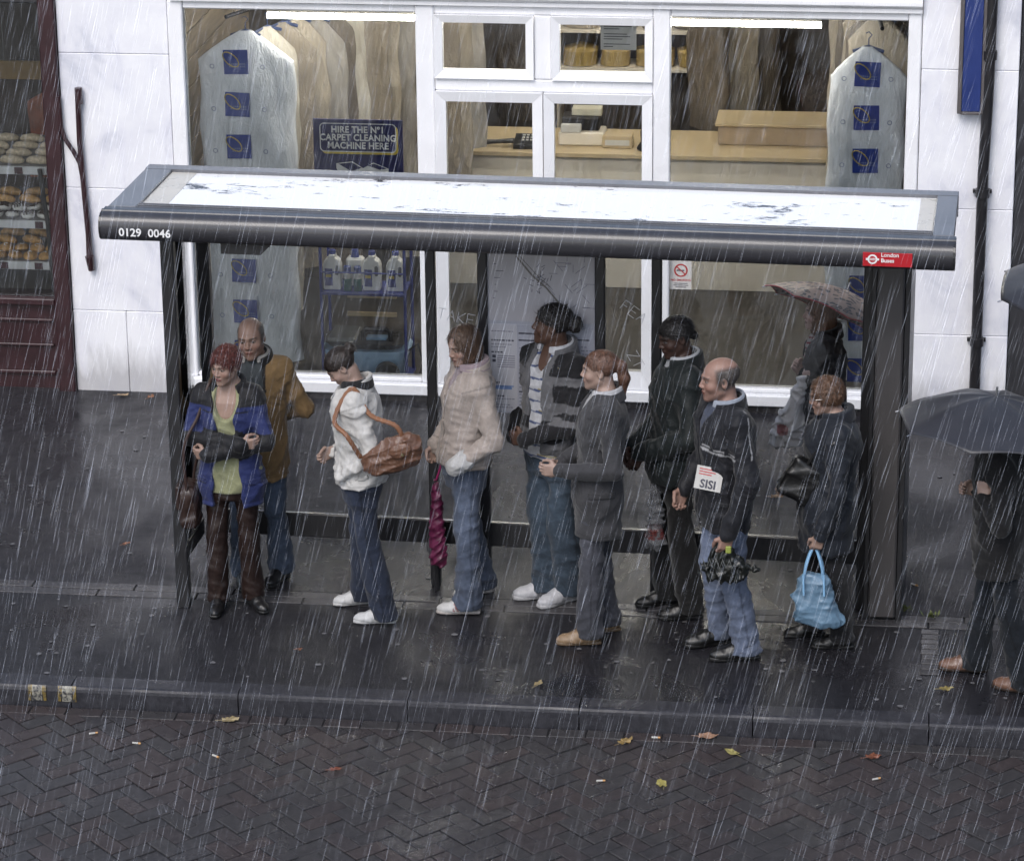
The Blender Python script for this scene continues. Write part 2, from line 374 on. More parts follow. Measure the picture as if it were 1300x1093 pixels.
# interior shell
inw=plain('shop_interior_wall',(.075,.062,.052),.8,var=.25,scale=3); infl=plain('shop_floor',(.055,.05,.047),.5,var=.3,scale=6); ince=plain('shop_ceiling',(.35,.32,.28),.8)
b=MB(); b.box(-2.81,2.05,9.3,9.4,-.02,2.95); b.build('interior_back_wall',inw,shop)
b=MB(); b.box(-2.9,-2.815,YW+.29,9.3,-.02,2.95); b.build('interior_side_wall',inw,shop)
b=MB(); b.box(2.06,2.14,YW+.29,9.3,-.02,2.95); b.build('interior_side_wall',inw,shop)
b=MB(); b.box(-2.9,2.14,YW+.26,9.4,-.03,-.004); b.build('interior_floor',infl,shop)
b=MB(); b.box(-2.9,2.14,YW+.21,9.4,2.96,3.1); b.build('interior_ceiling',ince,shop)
# wood boarding on the left reveal
bo=plain('boarding',(.30,.25,.19),.6,var=.3,scale=6,vscale=(1,.3,4))
for k in range(14):
    z=.15+k*.185
    MB().box(-2.813,-2.795,YW+.3,7.2,z,z+.178,.003).build('board',bo,shop)
# ------------------------------------------------------------ neighbours
maroon=plain('maroon_paint',(.030,.010,.013),.35,var=.3,scale=6,coat=.3); dark=plain('dark_recess',(.012,.011,.012),.7); darkgrey=plain('dark_grey_front',(.028,.028,.032),.5)
nb_=empty('neighbour_shopfront'); tag(nb_,'dark shopfront beyond the white pier and drainpipe at the right edge','shop')
MB().box(2.674,2.80,YW+.02,YW+.3,-.02,3.2,.005).build('frame_post',darkgrey,nb_)
MB().box(2.803,4.6,YW+.04,YW+.3,-.02,.75,.01).build('stall_riser',darkgrey,nb_)
MB().box(2.803,4.6,YW+.02,YW+.3,2.55,3.2,.01).build('fascia_board',darkgrey,nb_)
MB().box(2.803,4.6,YW+.10,YW+.11,.753,2.547).build('pane',glass_mat('dark_glass',(.25,.26,.28)),nb_)
MB().box(2.803,4.6,YW+.6,YW+.7,-.02,3.2).build('back_wall',dark,nb_)
# blue sign panel and drainpipe
blue=plain('blue_sign_paint',(.020,.038,.16),.35,var=.12); frm=plain('sign_frame_grey',(.10,.09,.09),.5)
sg=empty('blue_sign_panel',(2.37,YW-.05,2.07)); tag(sg,'tall blue sign panel in a grey frame high on the white pier','sign')
MB().box(-.055,.062,-.026,.0,.014,1.1,.003).build('panel',blue,sg); MB().box(-.082,-.057,-.03,.045,0,1.1,.003).build('frame_bar',frm,sg); MB().box(.064,.085,-.03,.045,0,1.1,.003).build('frame_bar',frm,sg); MB().box(-.057,.064,-.028,.045,-.006,.012,.003).build('frame_bar',frm,sg)
MB().box(-.055,.062,.002,.045,.014,1.1).build('backing',frm,sg)
pipeb=plain('black_iron_pipe',(.014,.013,.015),.4)
dp=empty('drainpipe',(2.468,YW-.06,0)); tag(dp,'black iron drainpipe running down the white pier beside the blue sign','drainpipe')
q=MB(); q.tube([(0,0,-.0),(0,0,.6),(0,0,1.7),(.012,0,2.2),(.016,0,3.2)],.036,14); q.build('pipe',pipeb,dp,True)
for z in (.55,1.55,2.45):
    q=MB(); q.lathe([(.037,-.03),(.045,-.028),(.045,.028),(.037,.03)],(0.002 if z<2 else .013,0,z),14); q.build('collar',pipeb,dp,True)
    MB().box(-.06,.06,.03,.058,z-.012,z+.012,.002).build('bracket',pipeb,dp)
# maroon cable/pipe on left pier
mp=empty('maroon_wall_pipe',(-3.43,YW-.03,0)); tag(mp,'maroon pipe with a bent branch fixed to the left white pier','pipe')
q=MB(); q.tube([(.02,0,.92),(.02,0,1.1),(.003,0,1.5),(-.005,0,1.75),(.0,0,2.06),(.006,.0,2.10)],[.024,.02,.019,.019,.02,.026],12); q.build('pipe',maroon,mp,True)
q=MB(); q.tube([(-.003,0,1.52),(-.012,-.004,1.60),(-.05,-.006,1.68),(-.10,-.006,1.76),(-.125,.0,1.84),(-.13,.0,2.05)],.015,10); q.build('branch',maroon,mp,True)
q=MB(); q.tube([(.028,.0,.86),(.02,-.01,.96)],[.022,.03],10); q.build('end_fitting',maroon,mp,True)
q=MB(); q.tube([(.006,0,2.0),(.006,0,2.11)],[.026,.024],10); q.build('end_cap',maroon,mp,True)
# ------------------------------------------------------------ bakery on the left
bk=empty('bakery_shopfront'); tag(bk,'maroon timber bakery shopfront with pastries in its window at left','shop')
MB().box(-3.668,-3.558,YW-.04,YW+.2,-.01,3.2,.008).build('pilaster',maroon,bk)
MB().box(-5.2,-3.67,YW-.03,YW+.2,.60,.645,.006).build('window_sill',maroon,bk)
MB().box(-5.2,-3.67,YW+.02,YW+.2,-.01,.598,.004).build('stall_riser',maroon,bk)
for z0,z1 in ((.10,.125),(.30,.318),(.475,.495)):
    MB().box(-5.2,-3.70,YW-.002,YW+.019,z0,z1,.005).build('moulding',maroon,bk)
MB().box(-5.2,-3.67,YW+.0,YW+.2,2.66,3.2,.006).build('fascia_board',darkgrey,bk)
MB().box(-5.2,-3.672,YW+.03,YW+.038,.648,2.655).build('pane',shopglass,bk)
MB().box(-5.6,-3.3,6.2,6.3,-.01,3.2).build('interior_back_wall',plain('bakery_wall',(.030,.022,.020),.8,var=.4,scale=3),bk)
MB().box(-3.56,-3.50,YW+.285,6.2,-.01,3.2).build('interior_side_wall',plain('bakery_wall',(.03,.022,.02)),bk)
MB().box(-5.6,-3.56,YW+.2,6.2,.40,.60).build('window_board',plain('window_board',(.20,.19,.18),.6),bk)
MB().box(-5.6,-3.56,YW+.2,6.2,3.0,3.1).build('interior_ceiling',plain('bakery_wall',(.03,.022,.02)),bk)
# ------------------------------------------------------------ inside the dry cleaner's
def emit(name,col,s):
    m,nt,b=nodes_of(name); b.inputs['Base Color'].default_value=(.8,.8,.8,1); b.inputs['Emission Color'].default_value=(*col,1); b.inputs['Emission Strength'].default_value=s; return m
tube_m=emit('lit_fluorescent_tube',(1.0,.945,.86),36.0); cream=plain('cream_fitting',(.6,.58,.52),.5)
for (x0,x1,which) in ((-2.21,-1.235,'left big pane'),(-1.07,-.40,'left small pane'),(-.29,.35,'right small pane'),(.44,1.41,'right big pane')):
    e=empty('fluorescent_light',((x0+x1)/2,5.02,2.572)); tag(e,'lit white fluorescent tube across the top of the %s'%which,'light','fluorescent tubes inside the shop')
    L=(x1-x0)/2
    MB().tube([(-L,0,-.03),(L,0,-.03)],.019,10).build('tube',tube_m,e,True); MB().box(-L,L,-.03,.03,-.002,.05,.004).build('fitting',cream,e)
    MB().tube([(0,0,.05),(0,0,.388)],.006,6).build('hanger',cream,e)
for y_ in (6.5,8.2):
    e=empty('fluorescent_light',(-.4,y_,2.9)); tag(e,'ceiling fluorescent tube deep inside the dry cleaner, %s'%('nearer the window' if y_<7 else 'over the counter'),'light','ceiling tubes inside the shop')
    MB().tube([(-1.5,0,-.03),(1.5,0,-.03)],.02,8).build('tube',tube_m,e,True); MB().box(-1.5,1.5,-.03,.03,-.002,.055,.004).build('fitting',cream,e)
def plastic(name,col,alpha=.0,rough=.13):
    m,nt,b=nodes_of(name); setp(b,col,rough,0,.5)
    n=noise_node(nt,7,6,.65,1.2,vscale=(1.6,1.6,.35)); r=ramp(nt,n.outputs[0],[(.3,tuple(c*.72 for c in col)),(.68,col)]); nt.links.new(r.outputs[0],b.inputs['Base Color'])
    n2=noise_node(nt,22,5,.6,2.5,vscale=(1.2,1.2,.6)); b1=bump(nt,b,n.outputs[0],.7,.03); bump(nt,b,n2.outputs[0],.6,.012,b1)
    if alpha>0:
        b.inputs['Alpha'].default_value=1-alpha
    return m
pl_white=plastic('printed_polythene',(.88,.92,.98)); pl_beige=plastic('beige_polythene',(.42,.37,.30)); pl_clear=plastic('clear_polythene',(.45,.42,.38),.25); pl_dark=plastic('dark_garment_polythene',(.09,.08,.075)); pl_brown=plastic('brown_polythene',(.17,.145,.12))
logo_blue=plain('logo_blue',(.018,.045,.27),.35); gold=plain('logo_gold',(.42,.33,.08),.4); hookm=plain('blue_hanger',(.03,.05,.13),.4); logo_faint=plain('logo_pale',(.18,.22,.38),.5)
def garment_mesh(W,L,T,seed,top=.19):
    rg=random.Random(seed); nv=46; nu=44; vs=[];fs=[]
    ph=[rg.uniform(0,6.28) for _ in range(8)]
    for i in range(nv):
        v=i/(nv-1)*L
        if v<top: w=W*(.13+.87*(v/top)**.9)
        else: w=W*(1+.03*math.sin(v*2.3+ph[0]))
        t=T*(.35+.65*min(1,v/(top*1.6)))*(1+.12*math.sin(v*3+ph[1]))
        for k in range(nu):
            a=2*math.pi*k/nu; cx_,sy_=math.cos(a),math.sin(a)
            x=w*math.copysign(abs(cx_)**.75,cx_); y=t*math.copysign(abs(sy_)**.7,sy_)
            fold=.009*abs(math.sin(x*29+v*6.5*math.sin(v*2+ph[6])+ph[2]))+.012*math.sin(x*13-v*7+ph[3])+.008*abs(math.sin(v*17+x*14+1.5*math.sin(x*9+v*4)+ph[4]))-.008
            fold*=min(1,v/.2); edge=abs(cx_)
            y+=fold*(1.2 if sy_<0 else .6)*(.35+.65*edge); x+=.008*math.sin(v*13+ph[5])*edge
            vs.append((x,y,-v))
    for i in range(nv-1):
        for k in range(nu): fs.append((i*nu+k,(i+1)*nu+k,(i+1)*nu+(k+1)%nu,i*nu+(k+1)%nu))
    fs.append(tuple(range(nu))); fs.append(tuple((nv-1)*nu+k for k in range(nu-1,-1,-1)))
    m=MB(); m.add(vs,fs); return m
def hook(parent):
    q=MB(); q.tube([(0,0,-.01),(0,0,.05),(.02,0,.075),(.0,0,.095),(-.018,0,.085)],.004,6); q.build('hanger_hook',hookm,parent,True)
    q=MB(); q.tube([(-.1,-.0,-.035),(0,0,.0),(.1,0,-.035)],.012,6); q.build('hanger',hookm,parent,True)
def logo(parent,z,x=0,y=-.1,s=.082,tilt=0):
    e=MB(); e.add([(-s,0,-s),(s,0,-s),(s,0,s),(-s,0,s)],[(0,1,2,3)]); o=e.build('printed_logo',logo_blue,parent,loc=(x,y,z),rot=(0,tilt,0))
    q=MB(); pts=[(-.085+.105*((1-math.cos(t))/2)*1.0,-.004,.018+.045*math.sin(t*1.0+.35)+.012*math.cos(t)) for t in [k*.42 for k in range(17)]]
    q.tube(pts,.0042,5); q.build('gold_swirl',gold,o)
    for zz,wd in ((-.018,.045),(-.035,.06)):
        q=MB(); xx=-.045
        while xx<.06: q.add([(xx,-.003,zz),(xx+.008,-.003,zz),(xx+.008,-.003,zz+.01),(xx,-.003,zz+.01)],[(0,1,2,3)]); xx+=.014
        q.build('small_lettering',logo_faint,o)
def garment(x,y,z,W,L,T,m,seed,label,rz=0,logos=(),lx=0,hk=True,name='garment_bag'):
    e=empty(name,(x,y,z),rz); tag(e,label,'garment bag','plastic covered garments inside the dry cleaner')
    garment_mesh(W,L,T,seed).build('polythene_cover',m,e,True)
    if hk: hook(e)
    for k,zz in enumerate(logos): logo(e,zz-z,lx,-T-.022,tilt=R(random.Random(seed+k).uniform(-2,2)))
    return e
logoz=[2.24-.287*k for k in range(8)]
g=garment(-2.37,5.06,2.43,.315,2.28,.085,pl_white,1,'white plastic garment bag with blue square logos hanging at the left of the window',logos=logoz,lx=-.05)
g=garment(1.715,5.06,2.40,.245,2.25,.085,pl_white,2,'white plastic garment bag with blue square logos hanging at the right of the window',logos=logoz,lx=0.0)
for o in (g,):
    for zz in logoz:
        for xx in (-.15,.15):
            q=MB(); q.tube([(.014*math.cos(t),0,.014*math.sin(t)) for t in [k*.7 for k in range(10)]],.0022,4); q.build('small_print_mark',logo_faint,o,loc=(xx,-.108,zz-2.40-.03))
g0=[o for o in COL.objects if o.get('label','').startswith('white plastic garment bag with blue square logos hanging at the left')][0]
for zz in logoz:
    for xx in (-.21,.13):
        q=MB(); q.tube([(.014*math.cos(t),0,.014*math.sin(t)) for t in [k*.7 for k in range(10)]],.0022,4); q.build('small_print_mark',logo_faint,g0,loc=(xx,-.109,zz-2.43-.03))
ords=['second','third','fourth','fifth','sixth','seventh','eighth','ninth','tenth','eleventh']
rg=random.Random(11)
ords=ords+['twelfth','thirteenth','fourteenth','fifteenth','sixteenth']
pl_pale=plastic('pale_polythene',(.62,.58,.50)); pl_edge=plastic('dull_polythene',(.30,.26,.21))
for k in range(14):
    m=[pl_pale,pl_edge,pl_beige,pl_clear,pl_brown][k%5]
    garment(-2.26+.078*k+rg.uniform(-.02,.02),5.26+.13*k,2.41+.004*k+rg.uniform(-.03,.03),.21,[2.0,1.5,1.75,1.3,1.9,1.4,1.7,1.2,1.6,1.5][k%10],.045,m,20+k,'beige plastic wrapped garment, %s along the left rail counted from the window'%ords[k],rz=R(rg.uniform(5,40)))
for k in range(6):
    garment(1.80-.03*k+rg.uniform(-.02,.02),5.28+.17*k,2.56+.02*k,.23,1.7,.06,[pl_beige,pl_brown][k%2],40+k,'beige plastic wrapped garment, %s along the right rail counted from the window'%ords[k],rz=R(rg.uniform(-20,10)))
for k,(x_,y_,L_,m_) in enumerate(((-1.45,8.3,1.6,pl_brown),(-.95,8.5,1.5,pl_dark),(.48,8.3,1.5,pl_brown),(.66,8.45,1.55,pl_beige),(.83,8.6,1.5,pl_brown))):
    garment(x_,y_,2.48,.2,L_,.07,m_,60+k,['tall brown plastic wrapped coat behind the carpet cleaner sign','dark garment bag beside the left door pane','brown plastic wrapped coat at the left of the right window','pale plastic wrapped coat hanging behind a brown one in the right window','brown plastic cover hanging deepest in the right window'][k],rz=R(rg.uniform(-50,50)))
railm=plain('dark_rail',(.03,.03,.035),.4,1)
for x_,nm in ((-2.0,'left'),(1.72,'right')):
    e=empty('hanging_rail',(x_,0,2.535)); tag(e,'dark steel rail carrying the garments at the %s of the shop window'%nm,'rail')
    dx=.48 if nm=='left' else -.08
    MB().tube([(-dx,4.98,0),(dx,7.1,0)],.014,8).build('rail',railm,e,True)
    for t in (0.15,.85): MB().tube([(-dx+2*dx*t,4.98+2.12*t,0),(-dx+2*dx*t,4.98+2.12*t,.42)],.008,6).build('hanger',railm,e)
# counter
cwood=plain('counter_top',(.50,.40,.25),.45,var=.08,scale=3); cfront=plain('counter_front',(.74,.68,.58),.6,var=.06,scale=3)
e=empty('shop_counter',(0,7.3,0)); tag(e,'long beige counter across the dry cleaner interior','counter')
MB().box(-1.6,1.62,0,.72,1.0,1.035,.004).build('counter_top',cwood,e); MB().box(-1.58,1.60,.05,.68,0,.998).build('front_panel',cfront,e)
bx=empty('counter_upstand',(1.02,7.62,1.037)); tag(bx,'beige raised box on the right end of the counter','box'); MB().box(-.42,.45,0,.38,0,.14,.006).build('box',plain('beige_board',(.36,.28,.2),.6),bx); MB().box(-.44,.47,-.015,.39,.141,.165,.004).build('lid',cwood,bx)
bl=plain('black_plastic',(.012,.012,.014),.35); gr=plain('grey_plastic',(.10,.10,.11),.4); pw=plain('white_plastic',(.55,.55,.53),.35)
ph=empty('desk_phone',(-.80,7.46,1.037)); tag(ph,'black telephone on the counter beside the left door post','telephone')
q=MB(); q.prism([(-.09,0),(.10,0),(.10,.07),(-.09,.03)],-.09,.09,0); q.build('base',bl,ph); q=MB(); q.tube([(-.30,-.02,.03),(-.22,-.02,.035),(-.09,-.02,.045)],[.02,.016,.02],8); q.build('handset',bl,ph,True)
q=MB(); 
for i in range(3):
    for j in range(3): q.box(-.03+i*.03,-.012+i*.03,-.05+j*.04,-.03+j*.04,.055+j*.008,.062+j*.008)
q.build('keypad',pw,ph)
cr=empty('card_till',(-.40,7.5,1.037)); tag(cr,'dark till with a white receipt roll on the counter','till')
MB().box(-.17,.17,0,.22,0,.10,.01).build('base',cfront,cr); MB().box(-.15,.13,.05,.24,.102,.20,.01).build('body',bl,cr); MB().box(-.15,.0,-.005,.04,.102,.16,.004).build('price_tag',pw,cr)
MB().box(-.08,.14,.10,.22,.202,.255,.004).build('receipt_box',plain('cream_card',(.5,.48,.38),.6),cr)
cb=empty('card_box',(-.12,7.46,1.037)); tag(cb,'low cream card box on the counter between till and pen pot','box'); MB().box(-.12,.10,0,.14,0,.09,.004).build('box',cwood,cb); MB().box(-.10,.08,-.004,-.001,.02,.06).build('label_plate',pw,cb)
pp=empty('pen_pot',(.10,7.44,1.037)); tag(pp,'black pen pot with tall tools standing on the counter','pot')
q=MB(); q.lathe([(.075,0),(.085,.01),(.075,.03),(.055,.06),(.06,.14),(.05,.14),(.048,.06)],n=16); q.build('pot',bl,pp,True)
for dx,dy,hh in ((-.02,0,.22),(.02,.01,.19),(.0,-.02,.26)): MB().tube([(dx,dy,.05),(dx*2.2,dy*2,hh)],.008,6).build('pen',gr,pp)
# notice on the glass and shelves behind
nt_=empty('paper_notice',(.125,4.765,2.50)); tag(nt_,'white paper notice with printed lines stuck inside the upper right pane','notice')
MB().box(-.115,.115,0,.001,-.085,.085).build('sheet',plain('paper',(.62,.60,.57),.7),nt_)
q=MB(); inkm=plain('print_ink',(.03,.03,.035),.6)
for k in range(9):
    w_=[.09,.05,0,.075,.085,.06,0,.085,.03][k]; 
    if w_: q.add([(-.095,-.002,.066-k*.0165),(-.095+2*w_,-.002,.066-k*.0165),(-.095+2*w_,-.002,.071-k*.0165),(-.095,-.002,.071-k*.0165)],[(0,1,2,3)])
q.build('printed_lines',inkm,nt_)
MB().box(.118,.119+.0005,-.0,.002,.0,.001).build('corner',inkm,nt_) if False else None
sh=empty('wall_shelving',(0.02,9.0,0)); tag(sh,'shelving with folded plastic packs on the back wall behind the counter','shelves')
for z in (1.25,1.55,1.85): MB().box(-.75,.75,-.06,.28,z,z+.025).build('shelf',cfront,sh)
for x_ in (-.76,.75): MB().box(x_,x_+.02,-.06,.28,.2,2.1).build('side_panel',cfront,sh)
rg=random.Random(5)
for z in (1.277,1.577,1.877):
    x_=-.7; npk=0
    while x_<.6:
        w_=rg.uniform(.2,.32); e=empty('folded_pack',(x_+w_/2,9.08,z)); npk=npk+1 if x_>-.69 else 0; tag(e,'folded laundry pack, %s from the left on the %s shelf behind the counter'%(ords[npk-1] if npk else 'first',{1.277:'lowest',1.577:'middle',1.877:'top'}[z]),'pack','packs on the shelves behind the counter')
        garment_mesh(w_/2*.95,.16,.11,int(x_*100)+int(z*50),.03).build('pack_body',rg.choice([pl_beige,pl_brown,plastic('gold_polythene_%d'%int(x_*100+z*1000),(.45,.33,.13))]),e,True,loc=(0,0,.165)); x_+=w_+.02
# carpet cleaner hire stand
navy=plain('navy_board',(.014,.016,.085),.35); rodm=plain('blue_rod',(.02,.035,.22),.35); yell=plain('yellow_print',(.62,.47,.06),.5); whp=plain('white_print',(.75,.75,.75),.5)
st=empty('carpet_cleaner_stand',(-1.62,5.0,0)); tag(st,'blue wire display stand with a carpet cleaning hire board','display stand')
MB().box(-.30,.30,-.035,-.02,1.42,1.865,.002).build('sign_board',navy,st)
for xx in (-.285,.285):
    MB().tube([(xx,0,.02),(xx,0,1.45)],.011,8).build('upright',rodm,st,True); MB().tube([(xx,.3,.02),(xx,.3,1.0)],.011,8).build('upright',rodm,st,True)
for z in (.655,.80):
    MB().tube([(-.285,-.012,z),(.285,-.012,z)],.006,6).build('wire_rail',rodm,st)
MB().box(-.28,.28,-.01,.3,.64,.652).build('shelf',rodm,st)
MB().box(-.30,.30,-.03,.32,.012,.032,.003).build('base_shelf',rodm,st)
for k in (.40,.53): MB().box(-.16,.18,.28,.30,k,k+.028).build('wood_rail',cwood,st)
# rounded white outline with a yellow drop edge
def rrect(w,h,r,n=5):
    pts=[]
    for cx_,cz_,a0 in ((w-r,h-r,0),(-w+r,h-r,90),(-w+r,-h+r,180),(w-r,-h+r,270)):
        for k in range(n+1): a=R(a0+90*k/n); pts.append((cx_+r*math.cos(a),cz_+r*math.sin(a)))
    return pts
def ring(parent,cx_,cz_,w,h,r,t,y,m,name):
    o=rrect(w,h,r); i=rrect(w-t,h-t,r*.8); q=MB(); n=len(o)
    q.add([(cx_+a,y,cz_+c) for a,c in o]+[(cx_+a,y,cz_+c) for a,c in i],[(k,(k+1)%n,n+(k+1)%n,n+k) for k in range(n)]); q.build(name,m,parent)
ring(st,.012,1.728,.256,.098,.03,.016,-.0365,yell,'yellow_border'); ring(st,0,1.742,.256,.098,.03,.006,-.038,whp,'white_border')
MB().box(-.249,.249,-.0375,-.0368,1.651,1.833).build('sign_panel',navy,st)
for k,t in enumerate(('HIRE THE Nº1','CARPET CLEANING','MACHINE HERE')):
    text_mesh(t,.062,whp,'lettering',st,facing(0,-.0395,1.795-.054*k),bold=.0016,sx=.92,space=1.03)
q=MB(); 
q.add([(-.15,-.037,1.565),(-.04,-.037,1.58),(.03,-.037,1.535),(.10,-.037,1.575),(.20,-.037,1.535),(.20,-.037,1.43),(-.08,-.037,1.43),(-.15,-.037,1.53)],[tuple(range(8))]); q.build('printed_machine',whp,st)
q=MB(); q.add([(-.135,-.0385,1.562),(-.045,-.0385,1.573),(.02,-.0385,1.537),(-.05,-.0385,1.512)],[(0,1,2,3)]); q.add([(.105,-.0385,1.568),(.19,-.0385,1.535),(.14,-.0385,1.527),(.06,-.0385,1.553)],[(0,1,2,3)]); q.build('printed_machine_top',navy,st)
jugm=plain('white_jug_plastic',(.72,.72,.70),.3,var=.04); jl=plain('jug_label',(.05,.06,.22),.4,var=.3,scale=60); capm=plain('jug_cap',(.03,.05,.25),.3)
def jug(x,i):
    e=empty('cleaner_jug',(x,5.10,.653)); tag(e,'white plastic jug of carpet cleaner, %s from the left on the display shelf'%['first','second','third'][i],'jug','white jugs on the display shelf')
    q=MB(); pr=[(-.055,0),(.055,0),(.06,.012),(.06,.17),(.05,.205),(.022,.225),(.022,.245),(-.022,.245),(-.022,.225),(-.05,.205),(-.06,.17),(-.06,.012)]
    q.prism(pr,-.04,.04,1); o=q.build('bottle',jugm,e); md=o.modifiers.new('b','BEVEL'); md.width=.008; md.segments=2
    q=MB(); q.box(-.048,.005,-.0425,-.041,.03,.15); q.build('label_print',jl,e)
    q=MB(); pts=rrect(.012,.035,.011); q.add([(.034+a,-.0428,.14+c) for a,c in pts],[tuple(range(len(pts)))]); q.build('handle_hole',gr,e)
    MB().lathe([(.024,.245),(.024,.27),(.02,.273)],n=12).build('cap',capm,e,True)
    q=MB(); q.box(-.042,-.004,-.0432,-.0428,.09,.11); q.build('label_stripe',yell,e)
for i,x_ in enumerate((-1.84,-1.57,-1.41)): jug(x_,i)
j4=empty('cleaner_jug',(-1.70,5.19,.653)); tag(j4,'white plastic jug standing behind the two spray cans','jug','white jugs on the display shelf')
MB().box(-.06,.06,-.04,.04,0,.2,.015).build('bottle',jugm,j4); MB().lathe([(.03,.2),(.024,.225),(.024,.25)],n=12).build('cap',capm,j4,True)
canm=plain('can_blue',(.03,.06,.24),.3); cang=plain('can_teal',(.03,.11,.10),.3)
for i,x_ in enumerate((-1.735,-1.665)):
    e=empty('spray_can',(x_,5.07,.653)); tag(e,'blue and teal spray can, %s one between the white jugs'%['left','right'][i],'can','spray cans on the display shelf')
    MB().lathe([(.028,0),(.028,.085)],n=14).build('body',cang,e,True); MB().lathe([(.0285,.0855),(.0285,.12),(.024,.125)],n=14).build('band',pw,e,True); MB().lathe([(.026,.1255),(.026,.165),(.02,.17)],n=14).build('cap',canm,e,True)
cmb=plain('pale_blue_plastic',(.30,.46,.66),.35,var=.05); cmd=plain('machine_dark_top',(.025,.025,.028),.3)
cm=empty('carpet_cleaner',(-1.62,5.14,.034)); tag(cm,'pale blue carpet cleaning machine with black top under the hire sign','carpet cleaner')
def tub(): 
    q=MB(); vs=[];fs=[]; prof=[(.0,.24,.13),(.03,.25,.14),(.17,.285,.165),(.20,.30,.175),(.215,.30,.175)]
    n=28
    for z,w_,d_ in prof:
        for k in range(n):
            a=2*math.pi*k/n; c_,s_=math.cos(a),math.sin(a); rib=1+.012*math.cos(a*14)*(z<.17)
            vs.append((w_*rib*math.copysign(abs(c_)**.45,c_),d_*rib*math.copysign(abs(s_)**.45,s_),z))
    for i in range(len(prof)-1):
        for k in range(n): fs.append((i*n+k,i*n+(k+1)%n,(i+1)*n+(k+1)%n,(i+1)*n+k))
    fs.append(tuple(range(n-1,-1,-1))); fs.append(tuple((len(prof)-1)*n+k for k in range(n))); q.add(vs,fs); return q
tub().build('tub',cmb,cm,True)
q=tub(); q.v=[(a*.97,b_*.96,.217+(c_*.22)) for a,b_,c_ in q.v]; q.build('lid',cmd,cm,True)
MB().box(-.26,-.06,-.15,.14,.266,.30,.012).build('water_tank',plain('smoky_tank',(.22,.23,.23),.15),cm)
q=MB(); q.tube([(-.02,-.08,.27),(-.02,-.08,.33),(.0,-.08,.35),(.15,-.08,.35),(.17,-.08,.33),(.17,-.08,.27)],.018,8); q.build('handle',cmd,cm,True)
MB().box(.0,.14,-.07,.0,.265,.285,.004).build('control_panel',plain('panel_blue',(.25,.4,.6),.3),cm)
q=MB(); q.lathe([(.0,-.02),(.075,-.02),(.085,0),(.075,.02),(.0,.02)],n=20); o=q.build('wheel',cmd,cm,True,loc=(.16,-.175,.07),rot=(R(90),0,0))
q=MB(); q.tube([(.28,-.1,.2),(.36,-.1,.26),(.40,-.1,.12),(.36,-.1,.03),(.27,-.1,.04)],.009,8); q.build('hose',cmd,cm,True)
# ------------------------------------------------------------ bakery contents
trayrail=plain('white_ticket_rail',(.82,.83,.85),.4); crust=[plain('pastry_%s'%n,c,.5,var=.35,scale=45,bmp=.3) for n,c in (('golden',(.66,.38,.14)),('brown',(.4,.2,.08)),('pale',(.66,.54,.38)))]
icing=plain('icing',(.85,.83,.80),.35); choc=plain('chocolate',(.05,.025,.015),.3); tickm=plain('dark_ticket',(.06,.015,.025),.5)
ends=plain('steel_grey',(.12,.12,.13),.35,.6)
bkl=empty('bakery_display',(-4.2,4.9,0)); tag(bkl,'three tier pastry display with white ticket rails in the bakery window','display')
for k,(z,y_) in enumerate(((1.475,.02),(1.09,.05),(.80,.05))):
    MB().box(-.9,.47,y_-.01,y_+.01,z-.025,z+.03,.003).build('ticket_rail',trayrail,bkl)
    q=MB(); q.prism([(y_+.012,z+.0),(y_+.50,z+.10),(y_+.50,z+.115),(y_+.012,z+.015)],-.9,.47,0); q.build('shelf',plain('display_shelf',(.25,.24,.23),.4),bkl)
    for xx in ((.25,) if k==0 else (.36,) if k==1 else (.1,.34)): MB().box(xx,xx+.055,y_-.014,y_-.011,z-.02,z+.026).build('price_ticket',tickm,bkl)
q=MB(); q.tube([(.475,-.0,.62),(.46,.0,1.1),(.43,-.02,1.50)],.016,8); q.build('end_post',ends,bkl,True)
def pastry(kind):
    e=empty('pastry'); s=.045
    q=MB()
    if kind=='ring':
        n=16;mm=8; vs=[];fs=[]
        for i in range(n):
            for j in range(mm):
                a=2*math.pi*i/n; t=2*math.pi*j/mm; r=.032+.018*math.cos(t); vs.append((r*math.cos(a),r*math.sin(a),.02+.018*math.sin(t)))
        fs=[(i*mm+j,((i+1)%n)*mm+j,((i+1)%n)*mm+(j+1)%mm,i*mm+(j+1)%mm) for i in range(n) for j in range(mm)]
        q.add(vs,fs); q.build('dough',icing,e,True)
        d=MB()
        for k in range(5): d.tube([(-.045+.02*k,-.03,.036),(-.035+.02*k,0,.041),(-.045+.02*k,.03,.036)],.004,5)
        d.build('chocolate_drizzle',choc,e)
    elif kind=='bun':
        q.lathe([(.03,0),(.05,.012),(.048,.03),(.032,.043),(.01,.047)],n=14); q.build('dough',crust[0],e,True)
        d=MB(); d.tube([((.006+.004*t)*math.cos(t),(.006+.004*t)*math.sin(t),.048-.0012*t*t*.3) for t in [k*.55 for k in range(16)]],.004,5); d.build('icing_swirl',icing,e,True)
    else:
        q.tube([(-.085,0,.018),(-.06,0,.026),(0,0,.03),(.06,0,.026),(.085,0,.018)],[.012,.026,.032,.026,.012],10); q.build('dough',crust[0] if kind=='roll' else crust[2],e,True)
    return e
protos={k:pastry(k) for k in ('ring','bun','roll','loaf')}
used=set(); rg=random.Random(9)
lay=[(1.475,.02,'loaf','loaf','floury pale loaf on the top shelf of the bakery display','loaves on the top bakery shelf'),(1.09,.05,'ring','roll',None,None),(.80,.05,'bun','roll',None,None)]
